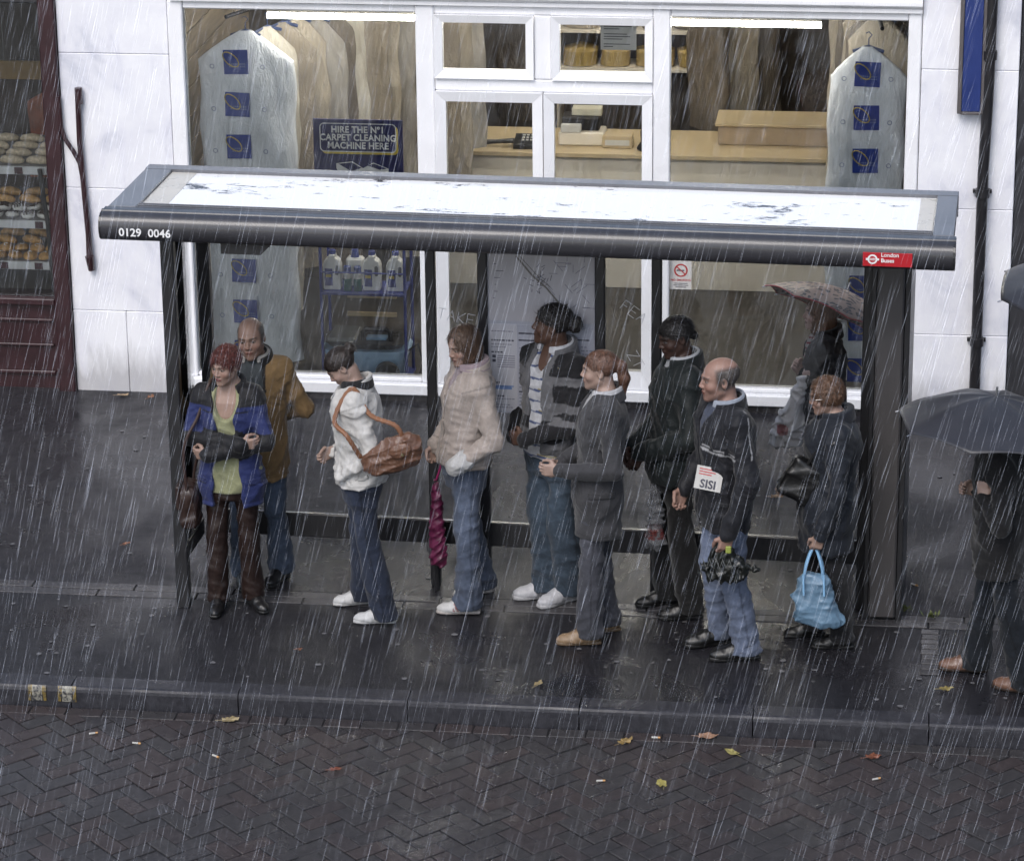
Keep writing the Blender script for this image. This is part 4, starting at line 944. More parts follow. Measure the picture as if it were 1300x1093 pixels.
def head_colors(q,skin,spec):
    skin=np.array(skin); c=np.tile(skin,(len(q),1)); x,y,z=q[:,0],q[:,1],q[:,2]; ax=np.abs(x)
    def mixin(w,col): 
        nonlocal c; c=c*(1-w[:,None])+np.array(col)*w[:,None]
    g=lambda d,s: np.exp(-(d/s)**2)
    mixin(.45*g(np.sqrt((ax-.042)**2+(z+.032)**2),.02)*(y>.03),skin*np.array([1.12,.78,.76]))
    mixin(.5*g(np.sqrt(x**2+(z+.03)**2+(y-.108)**2),.014),skin*np.array([1.1,.76,.72]))
    lips=(((x/.024)**2+((z+.061)/.0105)**2)<1)&(y>.078); mixin(lips*.8,spec.get('lips',tuple(skin*np.array([.85,.5,.5]))))
    mouth=(np.abs(z+.061)<.0025)&(ax<.021)&(y>.075); mixin(mouth*.75,skin*.2)
    br=(np.abs(z-(.0235+.05*(.03-np.abs(ax-.032))*.5))<.0045)&(ax>.012)&(ax<.052)&(y>.05); mixin(br*.75,spec.get('brow',(.05,.035,.03)))
    ey=(((ax-.031)/.0155)**2+((z-.003)/.0075)**2<1)&(y>.06); mixin(ey*1.0,tuple(skin*.45+.13))
    iris=(((ax-.031)/.0062)**2+((z-.003)/.0068)**2<1)&(y>.07); mixin(iris*1.0,(.03,.02,.015))
    lid=(((ax-.031)/.0175)**2+((z-.0075)/.0045)**2<1)&(y>.06)&(z>.006); mixin(lid*.7,skin*.25)
    bag=(((ax-.031)/.018)**2+((z+.010)/.007)**2<1)&(y>.06); mixin(bag*.3,skin*np.array([.72,.6,.62]))
    if 'stubble' in spec: mixin(spec['stubble']*np.clip((-.028-z)/.03,0,1)*(y>.0)*(~lips)*.6,skin*np.array([.5,.5,.55]))
    if 'sidehair' in spec:
        w=np.clip((spec.get('sidez',.055)-z)/.012,0,1)*np.clip((.035-y)/.015,0,1)*np.clip((z+.055)/.02,0,1)*(ax<.078)*((ax>.05)|(y<-.05)); mixin(w*.8,spec['sidehair'])
    return c
def hair_sdf(q,st,seed=0):
    th=st.get('th',.010)
    d=fell(q,(0,-.014,.037),(.073+th,.093+th,.078+th))
    k=st['kind']; zb=st.get('nape',-.055)
    hl=st.get('line',.052)      # hairline height at the forehead
    face=fell(q,(0,.115,hl-.105),(st.get('fw',.066),.085,.105))
    if k in('bob','long','curly'):
        lo=st.get('low',-.10)
        w=st.get('w',.088)
        side=fell(q,(0,-.022,(lo+.06)*.5),(w,.098,(.09-lo)*.62)); side=np.maximum(side,lo-q[:,2]+.012*np.sin(q[:,0]*60+q[:,1]*50)); d=smin(d,side,.02)
        face2=fell(q,(0,.13,-.05),(.060,.105,.17)); d=smax(d,-face2,.006); d=smax(d,-face,.006)
    else:
        d=smax(d,-face,.006)
        y=q[:,1]; zc=np.interp(y,[-.10,-.04,-.012,.012,.03,.06],[zb,zb,-.02,.022,st.get('side',.012),.03])
        d=smax(d,zc-q[:,2],.008)
    if k=='fringe':
        d=smax(d,q[:,1]-.028,.01)
        d=smax(d,-fell(q,(0,.012,.128),(.088,.155,.098)),.01)
    if k=='bun':
        c=st.get('bun',(0,-.115,.03)); r=st.get('br',.036); e=np.linalg.norm((q-v3(c))*v3((1,1.1,.95)),axis=1)-r; d=smin(d,e,.012)
    if k=='pony':
        d=smin(d,fcap(q,(0,-.09,.035),(0,-.125,.02),.028,.030),.02); d=smin(d,fcap(q,(0,-.125,.02),(.0,-.140,-.06),.032,.033),.02); d=smin(d,fcap(q,(0,-.140,-.06),(.0,-.130,-.16),.033,.014),.02)
    if k=='topknot': pass
    # strands
    a=np.arctan2(q[:,0],q[:,1]+.02); s=st.get('rough',.0022)
    d=d+s*np.sin(a*46+q[:,2]*30+2*np.sin(q[:,2]*60))+s*.8*waves(q,seed+5,120,1.0,(1,1,.5))
    if k=='curly': d=d+.006*waves(q,seed+9,75,1.0)
    return d
def hand_prims(wr,dr,nr,curl,right,s=1.0,spread=1.0,tcurl=.5):
    """wr wrist, dr direction, nr palm normal (side the fingers curl to)"""
    dr=np.array(dr,float); dr/=np.linalg.norm(dr); nr=np.array(nr,float); nr-=dr*(nr@dr); nr/=np.linalg.norm(nr)
    sd=np.cross(dr,nr)*(1 if right else -1)      # thumb side
    M=np.stack([sd,dr,nr],1); wr=np.array(wr,float); out=[]
    out.append(box(wr+dr*.045*s,(.038*s,.048*s,.0135*s),.0125*s,M,.012)); out.append(cap(wr-dr*.03*s,wr+dr*.02*s,.026*s,.026*s,.02))
    for i,(o,L) in enumerate(((.028,.070),(.0095,.078),(-.0095,.073),(-.0275,.058))):
        base=wr+dr*(.088-.004*abs(i-1))*s+sd*o*s; c=curl*(1+.12*i); a=R(12+25*c); p=base; ln_=[L*.45,L*.30,L*.25]
        prev=wr+dr*.06*s+sd*o*.9*s; out.append(cap(prev,base,.0105*s,.0098*s,.006))
        for j in range(3):
            dd=dr*math.cos(a)+nr*math.sin(a)+sd*(o*.9*spread*(1-min(1,c*.6))); dd/=np.linalg.norm(dd); q=p+dd*ln_[j]*s; out.append(cap(p,q,(.0095-.0009*j)*s,(.0088-.0009*j)*s,.003)); p=q; a+=R(8+62*c*[.9,1,.7][j])
    b0=wr+dr*.025*s+sd*.03*s; b1=b0+(dr*.6+sd*.55+nr*.35)*.042*s; b2=b1+(dr*.85+sd*(.2-.5*tcurl)+nr*(.2+.6*tcurl))*.032*s; b3=b2+(dr*.85+sd*(.0-.6*tcurl)+nr*(.2+.5*tcurl))*.026*s
    out+= [cap(b0-sd*.008*s,b1,.0145*s,.012*s,.012),cap(b1,b2,.0115*s,.0098*s,.004),cap(b2,b3,.0098*s,.0085*s,.003)]
    return out,wr+dr*.08*s
ZT=[.74,.84,.92,1.0,1.08,1.18,1.28,1.36,1.42,1.47]
TORSO={'f':([.150,.172,.172,.152,.136,.142,.155,.158,.110,.055],[.100,.118,.118,.106,.096,.104,.118,.104,.075,.050]),
       'm':([.150,.165,.166,.160,.156,.164,.178,.182,.130,.060],[.100,.114,.116,.112,.112,.120,.126,.112,.084,.055])}
HEADS={}; ARMS={}
def person(spec):
    H=spec['H']; s=H/1.70; sex=spec.get('sex','f'); W=spec.get('wide',1.0); bel=spec.get('belly',0.0)
    root=empty('person',(*spec['loc'],0),R(spec['phi'])); tag(root,spec['label'],'person',spec.get('group'))
    lean=spec.get('lean',0.0); sway=spec.get('sway',(0,0))      # lean: forward offset of the shoulders, sway: pelvis x,y
    zz=np.array(ZT)*s
    rx=np.array(TORSO[sex][0])*s*W; ry=np.array(TORSO[sex][1])*s*W
    ry=ry+bel*np.exp(-((np.array(ZT)-1.04)/.14)**2)*.5
    tt=np.clip((np.array(ZT)-.92)/(1.42-.92),0,1)
    cx=sway[0]*(1-tt); cy=sway[1]*(1-tt)+lean*tt+bel*.5*np.exp(-((np.array(ZT)-1.04)/.14)**2)
    def tor(add=0.0,lo=None,top=None,hem=None,flare=0.0,neckadd=None):
        """torso table with an added thickness; hem extends it downwards"""
        z=list(zz); a=list(rx+add); b_=list(ry+add); c=list(cx); e=list(cy)
        if neckadd is not None: a[-1]=rx[-1]+neckadd; b_[-1]=ry[-1]+neckadd; a[-2]=rx[-2]+(add+neckadd)/2; b_[-2]=ry[-2]+(add+neckadd)/2
        if hem is not None and hem<z[0]: z.insert(0,hem-.01); a.insert(0,a[0]+flare); b_.insert(0,b_[0]+flare); c.insert(0,c[0]); e.insert(0,e[0])
        return [z,c,e,a,b_]
    def torso_y(z): return float(np.interp(z,zz,cy)),float(np.interp(z,zz,ry)),float(np.interp(z,zz,rx))
    shx=(.158 if sex=='f' else .186)*s*W; SHz=1.385*s
    J={}
    for sd,key in ((1,'R'),(-1,'L')):
        el,wrs=spec['arm'+key][0],spec['arm'+key][1]
        J['sh'+key]=np.array((sd*shx,lean*.95,SHz)); J['el'+key]=np.array(el)*s+np.array((0,lean*.7,0)); J['wr'+key]=np.array(wrs)*s+np.array((0,lean*.5,0))
        fx,fy,hd=spec['feet'][0 if key=='R' else 1]; J['foot'+key]=(fx,fy,hd)
        an=np.array((fx,fy,0))+np.array((math.sin(R(-hd))*-.06*s,-.06*s*math.cos(R(hd)),.085*s)); J['an'+key]=an
        hp=np.array((sd*.085*s*W+sway[0],sway[1],.90*s)); J['hp'+key]=hp
        kn=(hp+an)/2; kb=spec.get('knee',(.02,.02))[0 if key=='R' else 1]
        J['kn'+key]=np.array((kn[0]+sd*.005,kn[1]+kb,.485*s))
    hd=spec.get('head',{}); HM=rotm(hd.get('yaw',0),hd.get('pitch',0),hd.get('roll',0)); hsz=.94*s*hd.get('size',1.0) if sex=='f' else s*hd.get('size',1.0)
    neck=np.array((0,lean,1.455*s)); hc=np.array((hd.get('dx',0),lean+hd.get('fwd',.025),(1.70-.115)*s+hd.get('dz',0)))
    HMf=HM.astype(F32)
    HEADS[spec.get('seed')]=Matrix.Translation(Vector(hc))@Matrix(HM.tolist()).to_4x4()@Matrix.Scale(hsz,4); ARMS[spec.get('seed')]={'R':spec['armR'],'L':spec['armL']}
    tohead=lambda P:((P-v3(hc))@HMf)/F32(hsz)
    fem=1.0 if sex=='f' else 0.0; age=spec.get('age',.4)
    headp=Prim(lambda P:head_sdf(tohead(P),fem,age)*hsz,hc-.13,hc+.14,'u',.02)
    nbase=hc+HM@np.array((0,-.022,-.05))*hsz; nr_=(.050 if sex=='f' else .058)*s
    neckp=[cap(nbase,neck+np.array((0,-.012,-.03)),nr_,nr_*1.08,.03),cap(neck+np.array((-.05*s,-.01,-.02)),neck+np.array((.05*s,-.01,-.02)),.045*s,.045*s,.04)]
    # ---- body
    bt=[np.array(t) for t in tor(-.012)]; bt[3]=np.maximum(bt[3],.03); bt[4]=np.maximum(bt[4],.03)
    bp=[loft(bt,2.2,.03,z0=.84*s)]
    for k in 'RL':
        bp+= [cap(J['sh'+k],J['el'+k],.040*s,.034*s,.03),cap(J['el'+k],J['wr'+k],.033*s,.024*s,.02),cap(J['hp'+k],J['kn'+k],.062*s,.045*s,.03),cap(J['kn'+k],J['an'+k],.042*s,.032*s,.02),cap(J['an'+k],J['an'+k]+np.array((0,0.0,-.03)),.032*s,.03*s,.02)]
    bp+=neckp
    skinz=spec.get('skinz',1.42)*s
    parts=[]
    v,q=surface(bp,(-.55,-.45,.02),(.55,.5,skinz+.012),.016); parts.append((v,q))
    fine=[loft(bt,2.2,.03)]+neckp+[headp]
    mn=np.minimum(hc-np.array((.12,.13,0)),(-.14,-.14,0)); mx_=np.maximum(hc+np.array((.12,.14,.13)),(.14,.15,0))
    fh=[Prim(lambda P:floft(P,[np.asarray(t,F32) for t in bt],2.2),(-.3,-.3,0),(.3,.3,2),'u',.03)]+neckp+[headp]
    if skinz>=1.40*s: lo3=(hc[0]-.13*s,hc[1]-.15*s,skinz); hi3=(hc[0]+.13*s,hc[1]+.15*s,hc[2]+.13*s)
    else: lo3=(-.2*s,lean-.17,skinz); hi3=(.2*s,lean+.20,hc[2]+.13*s)
    parts.append(surface(fh,lo3,hi3,.0034))
    for k in 'RL':
        a=spec['arm'+k]
        if len(a)>2:
            hp_,ctr=hand_prims(J['wr'+k],a[2],a[3],a[4],k=='R',s*(.92 if sex=='f' else 1.0),tcurl=a[5] if len(a)>5 else .5)
            hp_.insert(0,cap(J['el'+k],J['wr'+k],.033*s,.024*s,.02))
            parts.append(surface(hp_,np.minimum(ctr-.14,ctr-.14),ctr+.14,.0038)) if False else None
            lo_=ctr-.125*s; hi_=ctr+.125*s
            parts.append(surface(hp_,lo_,hi_,.004))
    skin=spec['skin']; fs=spec.get('face',{})
    def skc(V):
        c=np.tile(np.array(skin),(len(V),1)); q=tohead(V.astype(F32)); n=(V[:,2]>hc[2]-.14*s)&(np.abs(V[:,0]-hc[0])<.12)&(np.abs(V[:,1]-hc[1])<.15); 
        if n.any():
            c[n]=head_colors(q[n],skin,fs)
            if spec.get('hair'):
                hw=np.clip(1-hair_sdf(q[n],spec['hair'],spec.get('seed',1))/(.016 if spec['hair']['kind']=='fringe' else .008),0,1)[:,None]*.85; c[n]=c[n]*(1-hw)+np.array(spec['hair']['col'])*hw
        return c
    body=link('body',np_mesh('body',parts,SKIN,skc),root)
    # ---- hair
    st=spec.get('hair')
    if st:
        hp2=[Prim(lambda P:hair_sdf(tohead(P),st,spec.get('seed',1))*hsz,hc-.25,hc+.2,'u',0)]
        lo_=hc+np.array((-.125,-.22,-.24 if st['kind'] in('bob','long','curly','pony') else -.10)); hi_=hc+np.array((.125,.13,.14))
        if abs(hd.get('yaw',0))>20 or abs(hd.get('pitch',0))>14: lo_=hc-np.array((.2,.2,.2)); hi_=hc+np.array((.2,.2,.16))
        hv,hq=surface(hp2,lo_,hi_,.0046)
        rs=np.random.RandomState(spec.get('seed',1)); nS=st.get('n',1500); ids=rs.randint(0,len(hv),nS); ql=tohead(hv[ids]); out=ql/np.linalg.norm(ql*np.array((1,.8,1)),axis=1)[:,None]
        kd=st['kind']; tie={'bun':st.get('bun',(0,-.115,.03)),'pony':(0,-.12,.03)}.get(kd)
        if tie is not None:
            dr_=np.array(tie)-ql; behind=(ql[:,1]<-.115)|(ql[:,2]<-.05); dr_[behind]=np.array((0,-.01,-1.)) if kd=='pony' else rs.normal(size=(behind.sum(),3))
        elif kd in('bob','long'): dr_=np.tile(np.array((0,0,-1.)),(nS,1))+np.stack([0*ql[:,0],-.6*np.clip(ql[:,2]-.02,0,1)*10,0*ql[:,0]],1)
        elif kd=='fringe': dr_=np.tile(np.array((0,-.6,-1.)),(nS,1))
        else: dr_=np.stack([.3*rs.normal(size=nS),.6*np.sign(ql[:,1]-.0)+.4*rs.normal(size=nS),-.8+.4*rs.normal(size=nS)],1)
        dr_=dr_+.16*rs.normal(size=(nS,3))*np.linalg.norm(dr_,axis=1)[:,None]; dr_-=out*(dr_*out).sum(1)[:,None]*.85; dr_/=np.linalg.norm(dr_,axis=1)[:,None]+1e-6
        Ls=rs.uniform(.016,.045,nS)[:,None]*(.35 if kd in('fringe',) else .6 if kd in('curly','short') else 1.0); sd_=np.cross(dr_,out); sd_/=np.linalg.norm(sd_,axis=1)[:,None]+1e-6; wd=rs.uniform(.0007,.0017,nS)[:,None]; lift=rs.rand(nS)[:,None]**3*st.get('fly',.008)
        p0=ql+out*.0006; p1=p0+dr_*Ls*.5+out*(.0016+lift*.3); p2=p0+dr_*Ls+out*(lift-.0005)
        rv=np.stack([p0-sd_*wd,p0+sd_*wd,p1+sd_*wd,p1-sd_*wd,p2+sd_*wd*.4,p2-sd_*wd*.4],1).reshape(-1,3); rv=(rv@HM.T)*hsz+hc; bi=np.arange(nS)*6
        rq=np.concatenate([np.stack([bi,bi+1,bi+2,bi+3],1),np.stack([bi+3,bi+2,bi+4,bi+5],1)])
        link('hair',np_mesh('hair',[(hv,hq),(rv.astype(F32),rq)],hair_mat(st['col'])),root)
    # ---- trousers
    t=spec['trousers']; tp=[]; r1,r2,r3=t.get('r',(.088,.066,.07)); hem=t.get('hem',.045)
    T=tor(.006); tp.append(loft([T[0],T[1],T[2],T[3],T[4]],2.2,.03,z1=t.get('waist',1.07)*s,z0=.735*s,kr=.03))
    for k in 'RL':
        h_,kn,an=J['hp'+k],J['kn'+k],J['an'+k]; end=an.copy(); end[2]=hem; 
        tp+= [cap(h_+np.array((0,0,-.02)),kn,r1*s*W,r2*s,.035),cap(kn,end,r2*s,r3*s,.02)]
    tp.append(disp(spec.get('seed',1)*7+1,24,t.get('wr',.007),(.9,.9,1.3),True,lambda P:np.clip(1.15-np.abs(P[:,2]-.48*s)*.9,.35,1)+.9*np.clip((.22-P[:,2])/.15,0,1)))
    tp.append(disp(spec.get('seed',1)*7+2,13,t.get('wr',.007)*1.2,(1,1,.6),False))
    for i_,k in enumerate('RL'):
        h_,kn,an=J['hp'+k],J['kn'+k],J['an'+k]; sd_=spec.get('seed',1)+i_*1.7
        tp+= [jfold(kn+np.array((0,-.04,0)),(kn-an)+np.array((.3*(1-2*i_),.25,0)),.055,.007,.07,sd_),jfold((an[0],an[1],hem+.06),(kn-an)+np.array((.2*(1-2*i_),-.3,0)),.05,.014,.06,sd_+2),jfold(h_+np.array((0,.05,-.06)),(kn-h_)+np.array((.5*(1-2*i_),.0,0)),.055,.008,.08,sd_+1)]
    tp.append(Prim(lambda P,d:smax(d,hem-P[:,2],.006),0*v3((0,0,0)),0*v3((0,0,0)),'fn'))
    allx=[J[n+k][0] for n in('hp','kn','an') for k in 'RL']; ally=[J[n+k][1] for n in('hp','kn','an') for k in 'RL']
    V,Q=surface(tp,(min(allx)-.2,min(ally)-.19,hem-.02),(max(allx)+.2,max(ally)+.19,1.08*s),.0085)
    tc_=t['col']
    tcol=tc_ if callable(tc_) else (lambda P:denim_tone(P,np.array(tc_),J,s) if t.get('denim',True) else np.tile(np.array(tc_),(len(P),1)))
    link('trousers',np_mesh('trousers',[(V,Q)],t.get('mat',DENIM),tcol),root)
    # ---- inner shirt
    if 'shirt' in spec:
        t=spec['shirt']; T=tor(t.get('add',.012),hem=t.get('hem',.9)*s,neckadd=.012); sp=[loft(T,2.3,.02,z0=t.get('hem',.9)*s,z1=t.get('top',1.47)*s,kr=.012)]
        sp.append(disp(spec.get('seed',1)*5+3,30,.006,(1,1,.8)))
        for pr in t.get('cut',[]): sp.append(pr(J,s,lean))
        V,Q=surface(sp,(-.32,-.3,t.get('hem',.9)*s-.02),(.32,.36,1.50*s),.0075)
        c_=t['col']; link('shirt',np_mesh('shirt',[(V,Q)],CLOTH,(lambda P:c_(P,J,s)) if callable(c_) else (lambda P:np.tile(np.array(c_),(len(P),1)))),root)
        if t.get('collar'):
            link('shirt_collar',collar(neck,nr_,s,t['collar'],t.get('cw',.016),t.get('ch',.05),1.445,lean),root)
    # ---- coat or jacket
    t=spec['top']; hem=t['hem']*s; add=t.get('add',.036)*.82; T=tor(add,hem=hem,flare=t.get('flare',.01),neckadd=.024)
    jp=[loft(T,2.35,.03,z0=hem,z1=t.get('topz',1.455)*s,kr=.02)]
    ra,rb,rc=[q_*.91 for q_ in t.get('sl',(.064,.055,.046))]
    arms=[]
    for k in 'RL':
        e=J['el'+k]; w_=J['wr'+k]; w2=w_+(w_-e)/np.linalg.norm(w_-e)*t.get('cuff',.0)
        arms+= [cap(J['sh'+k],e,ra*s,rb*s,.045),cap(e,w2,rb*s*1.02,rc*s,.012)]
        arms.append(cap(J['sh'+k]*np.array((.55,1,1))+np.array((0,0,.03)),J['sh'+k],.05*s,.058*s,.05))
    jp+=[arms[0],arms[2],arms[3],arms[5],arms[1],arms[4]]
    A=t.get('wr',.008)
    jp.append(disp(spec.get('seed',1)*3+1,23,A,(1,1,1.2))); jp.append(disp(spec.get('seed',1)*3+2,13,A*.8,(1,1,.5),False))
    for i_,k in enumerate('RL'):
        e_=J['el'+k]; sd_=spec.get('seed',1)*1.3+i_*2; fw_=J['wr'+k]-e_; uw_=e_-J['sh'+k]
        jp+= [jfold(e_,fw_/np.linalg.norm(fw_)-.0*uw_,.036,.011,.085,sd_),jfold((J['sh'+k]+e_)/2,uw_,.048,.008,.08,sd_+1),jfold(J['wr'+k]-fw_*.12,fw_,.032,.010,.06,sd_+2),jfold(J['sh'+k]*np.array((.75,1,1))+np.array((0,.06,-.10)),(.5*(1-2*i_),0,1),.045,.009,.10,sd_+3)]
    jp+= [jfold((0,lean*.3+.1,hem+.10),(.25,0,1),.055,.008,.14,spec.get('seed',1)),jfold((0,lean*.5+.08,1.08*s),(-.2,0,1),.055,.009,.14,spec.get('seed',1)+4)]
    if 'open' in t:
        oz=np.array([a for a,_ in t['open']])*s; ow=np.array([b_ for _,b_ in t['open']]); ox=t.get('openx',0)
        fore=[(J['el'+k],J['wr'+k]) for k in 'RL']
        def cutf(P,d):
            w=np.interp(P[:,2],oz,ow); wob=.006*np.sin(P[:,2]*40+spec.get('seed',1)); cyz=np.interp(P[:,2],zz,cy)
            c=np.maximum(np.abs(P[:,0]-ox+wob)-w,cyz+.015-P[:,1])
            dk=np.minimum(fcap(P,fore[0][0],fore[0][1],.07,.06),fcap(P,fore[1][0],fore[1][1],.07,.06))
            arm=np.full(len(P),1,F32)
            for k in 'RL': arm=np.minimum(arm,fcap(P,J['el'+k],J['wr'+k],rb*s,rc*s)); arm=np.minimum(arm,fcap(P,J['sh'+k],J['el'+k],ra*s,rb*s))
            cut_=smax(d,-c,.008); return np.where(c>.02,d,np.minimum(cut_,np.maximum(arm+waves(P,3,23,A),d)))
        jp.append(Prim(cutf,(0,0,0),(0,0,0),'fn'))
    if t.get('neckcut',True):
        nc=neck+np.array((0,.05,.03)); jp.append(ell(nc,(.062*s,.085*s,.075*s),None,.01,'s'))
    for pr in t.get('extra',[]): jp.append(pr(J,s,lean))
    pts=np.array([J[n+k] for n in('sh','el','wr') for k in 'RL']); lo_=np.minimum(pts.min(0)-.11,(-.3,-.26+min(0,lean),0)); hi_=np.maximum(pts.max(0)+.12,(.3,.30+lean+bel,0)); lo_[2]=min(hem,pts[:,2].min()-.06)-.02; hi_[2]=1.52*s
    V,Q=surface(jp,lo_,hi_,.0082)
    c0_=t['col']; cb_=(lambda P:np.array(c0_(P,J,s))) if callable(c0_) else (lambda P:np.tile(np.array(c0_,float),(len(P),1)))
    def c_(P,J,s):
        c=np.array(cb_(P),float); cyz=np.interp(P[:,2],zz,cy); m=np.ones(len(P))
        if t.get('zip',True): m=np.where((np.abs(P[:,0]-t.get('openx',0)-.004*np.sin(P[:,2]*30))<.006)&(P[:,1]>cyz+.03),.5,m)
        m=np.where((np.abs(P[:,2]-hem-.032)<.0045),.72,m)
        for k in 'RL':
            e_,sh_=J['el'+k],J['sh'+k]; u_=(e_-sh_)/np.linalg.norm(e_-sh_); tt_=(P-sh_)@u_; nd=np.linalg.norm(P-sh_-tt_[:,None]*u_,axis=1); m=np.where((np.abs(tt_-.015)<.005)&(nd<.11)&(P[:,2]>1.2*s),.66,m)
            f_=(J['wr'+k]-e_); L_=np.linalg.norm(f_); f_=f_/L_; tw=(P-e_)@f_; nd=np.linalg.norm(P-e_-tw[:,None]*f_,axis=1); m=np.where((np.abs(tw-L_+.03)<.005)&(nd<.075),.66,m)
        return c*m[:,None]
    link(t.get('name','jacket'),np_mesh('jacket',[(V,Q)],t.get('mat',CLOTH),(lambda P:c_(P,J,s)) if callable(c_) else (lambda P:np.tile(np.array(c_),(len(P),1)))),root)
    if 'collar' in t:
        link('collar',collar(neck,nr_,s,t['collar'],t.get('cw',.03),t.get('ch',.075),t.get('cz',1.43),lean,t.get('cgap',.35)),root)
    # ---- fastening and pocket flaps laid on the coat's own surface
    def front_line(z0,z1,n,x0=0.0):
        out=[]
        for z in np.linspace(z0,z1,n):
            m=(np.abs(V[:,2]-z)<.012)&(np.abs(V[:,0]-x0)<.016)&(V[:,1]>np.interp(z,zz,cy))
            if m.any(): out.append((x0,float(np.median(V[m,1]))+.0015,float(z)))
        return out
    fx=t.get('fast')
    if fx:
        pth=front_line(hem+.04,1.40*s,22)
        if fx[0]=='zip' and len(pth)>3:
            q=MB(); q.tube(pth,.0042,6); q.build('zip',plain('zip_%s'%fx[1],fx[2],.35,fx[3]),root,True)
        elif len(pth)>3:
            for a_ in pth[3:-2:4]:
                q=MB(); q.lathe([(.0,-.003),(.011,-.003),(.012,0),(.010,.003),(.0,.003)],n=10); q.build('button',plain('button_%s'%fx[1],fx[2],.35,fx[3]),root,True,loc=(a_[0]+.012,a_[1]+.002,a_[2]),rot=(R(90),0,0))
    for (y0,y1,z0,z1,sx) in t.get('flaps',[]):
        cyv=np.interp(V[:,2],zz,cy); core=np.hypot(V[:,0],V[:,1]-cyv)
        m=(V[:,1]-cyv>y0*s)&(V[:,1]-cyv<y1*s)&(V[:,2]>z0*s)&(V[:,2]<z1*s)&(V[:,0]*sx>.02)
        for k in 'RL': m&=fcap(V,J['el'+k],J['wr'+k],rb*s,rc*s)>.012; m&=fcap(V,J['sh'+k],J['el'+k],ra*s,rb*s)>.012
        qs=Q[m[Q].all(1)]
        if len(qs)>6:
            ids,inv=np.unique(qs,return_inverse=True); pv=V[ids].astype(float); nrm=np.stack([pv[:,0],pv[:,1]-cyv[ids],0*pv[:,0]],1); nrm/=np.linalg.norm(nrm,axis=1)[:,None]
            o=link('pocket_flap',np_mesh('pocket_flap',[((pv+nrm*.004).astype(F32),inv.reshape(-1,4))],t.get('mat',CLOTH),lambda P:.8*np.array(cb_(P),float)),root); md=o.modifiers.new('s','SOLIDIFY'); md.thickness=.006; md.offset=-1
    # ---- shoes
    sc_=spec['shoes']; sm,so=shoe_mesh(sc_,s*(.95 if sex=='f' else 1.05))
    for k in 'RL':
        fx,fy,h_=J['foot'+k]; o=link('shoe',sm,root,loc=(fx,fy,0),rot=(0,0,R(h_))); link('sole',so,o)
        for pm in sc_.get('_trim',[]): link('stripe',pm,o)
    return root,J,s
def denim_tone(P,c,J,s):
    # worn paler down the front of the thighs and at the knees
    w=np.zeros(len(P))
    for k in 'RL':
        a,b_=J['hp'+k],J['kn'+k]; w=np.maximum(w,np.exp(-((P[:,2]-.66*s)/.2)**2)*np.clip((P[:,1]-np.interp(P[:,2],[b_[2],a[2]],[b_[1],a[1]]))/.06,0,1))
    seam=np.zeros(len(P),bool)
    for k,sg in (('R',1),('L',-1)):
        a,b_,e_=J['hp'+k],J['kn'+k],J['an'+k]; my=np.interp(P[:,2],[e_[2],b_[2],a[2]],[e_[1],b_[1],a[1]]); mx_=np.interp(P[:,2],[e_[2],b_[2],a[2]],[e_[0],b_[0],a[0]]); seam|=(np.abs(P[:,1]-my-.004)<.0055)&((P[:,0]-mx_)*sg>.03)
    c=np.where(seam[:,None],c*.62,c)
    return c*(1+.45*w[:,None])*(1-.12*(P[:,2]<.09))[:,None]
def collar(neck,nr,s,col,thick,height,cz,lean,gap=.35):
    c0=neck.copy(); z0=cz*s
    def f(P):
        x=P[:,0]; y=P[:,1]-(c0[1]-.012); z=P[:,2]-z0; a=np.arctan2(x,y)
        r=nr+.024+.018*np.clip(z/height,0,1)*0+.012*np.clip(1-z/height,0,1)
        rr=np.sqrt((x/1.12)**2+(y/1.05)**2)-r; tilt=z-.25*(-y)-.0
        d=np.abs(rr)-thick*.5; d=smax(d,-z,.006); d=smax(d,z-(height*(1-.25*np.cos(a))),.008)
        d=smax(d,(gap-np.abs(a))*.06,.006); return d
    V,Q=surface([Prim(f,c0-.3,c0+.3,'u',0)],c0+np.array((-.15,-.15,-.1)),c0+np.array((.15,.15,.14)),.0055)
    return np_mesh('collar',[(V,Q)],CLOTH,lambda P:np.tile(np.array(col),(len(P),1)))
SHOEC={}
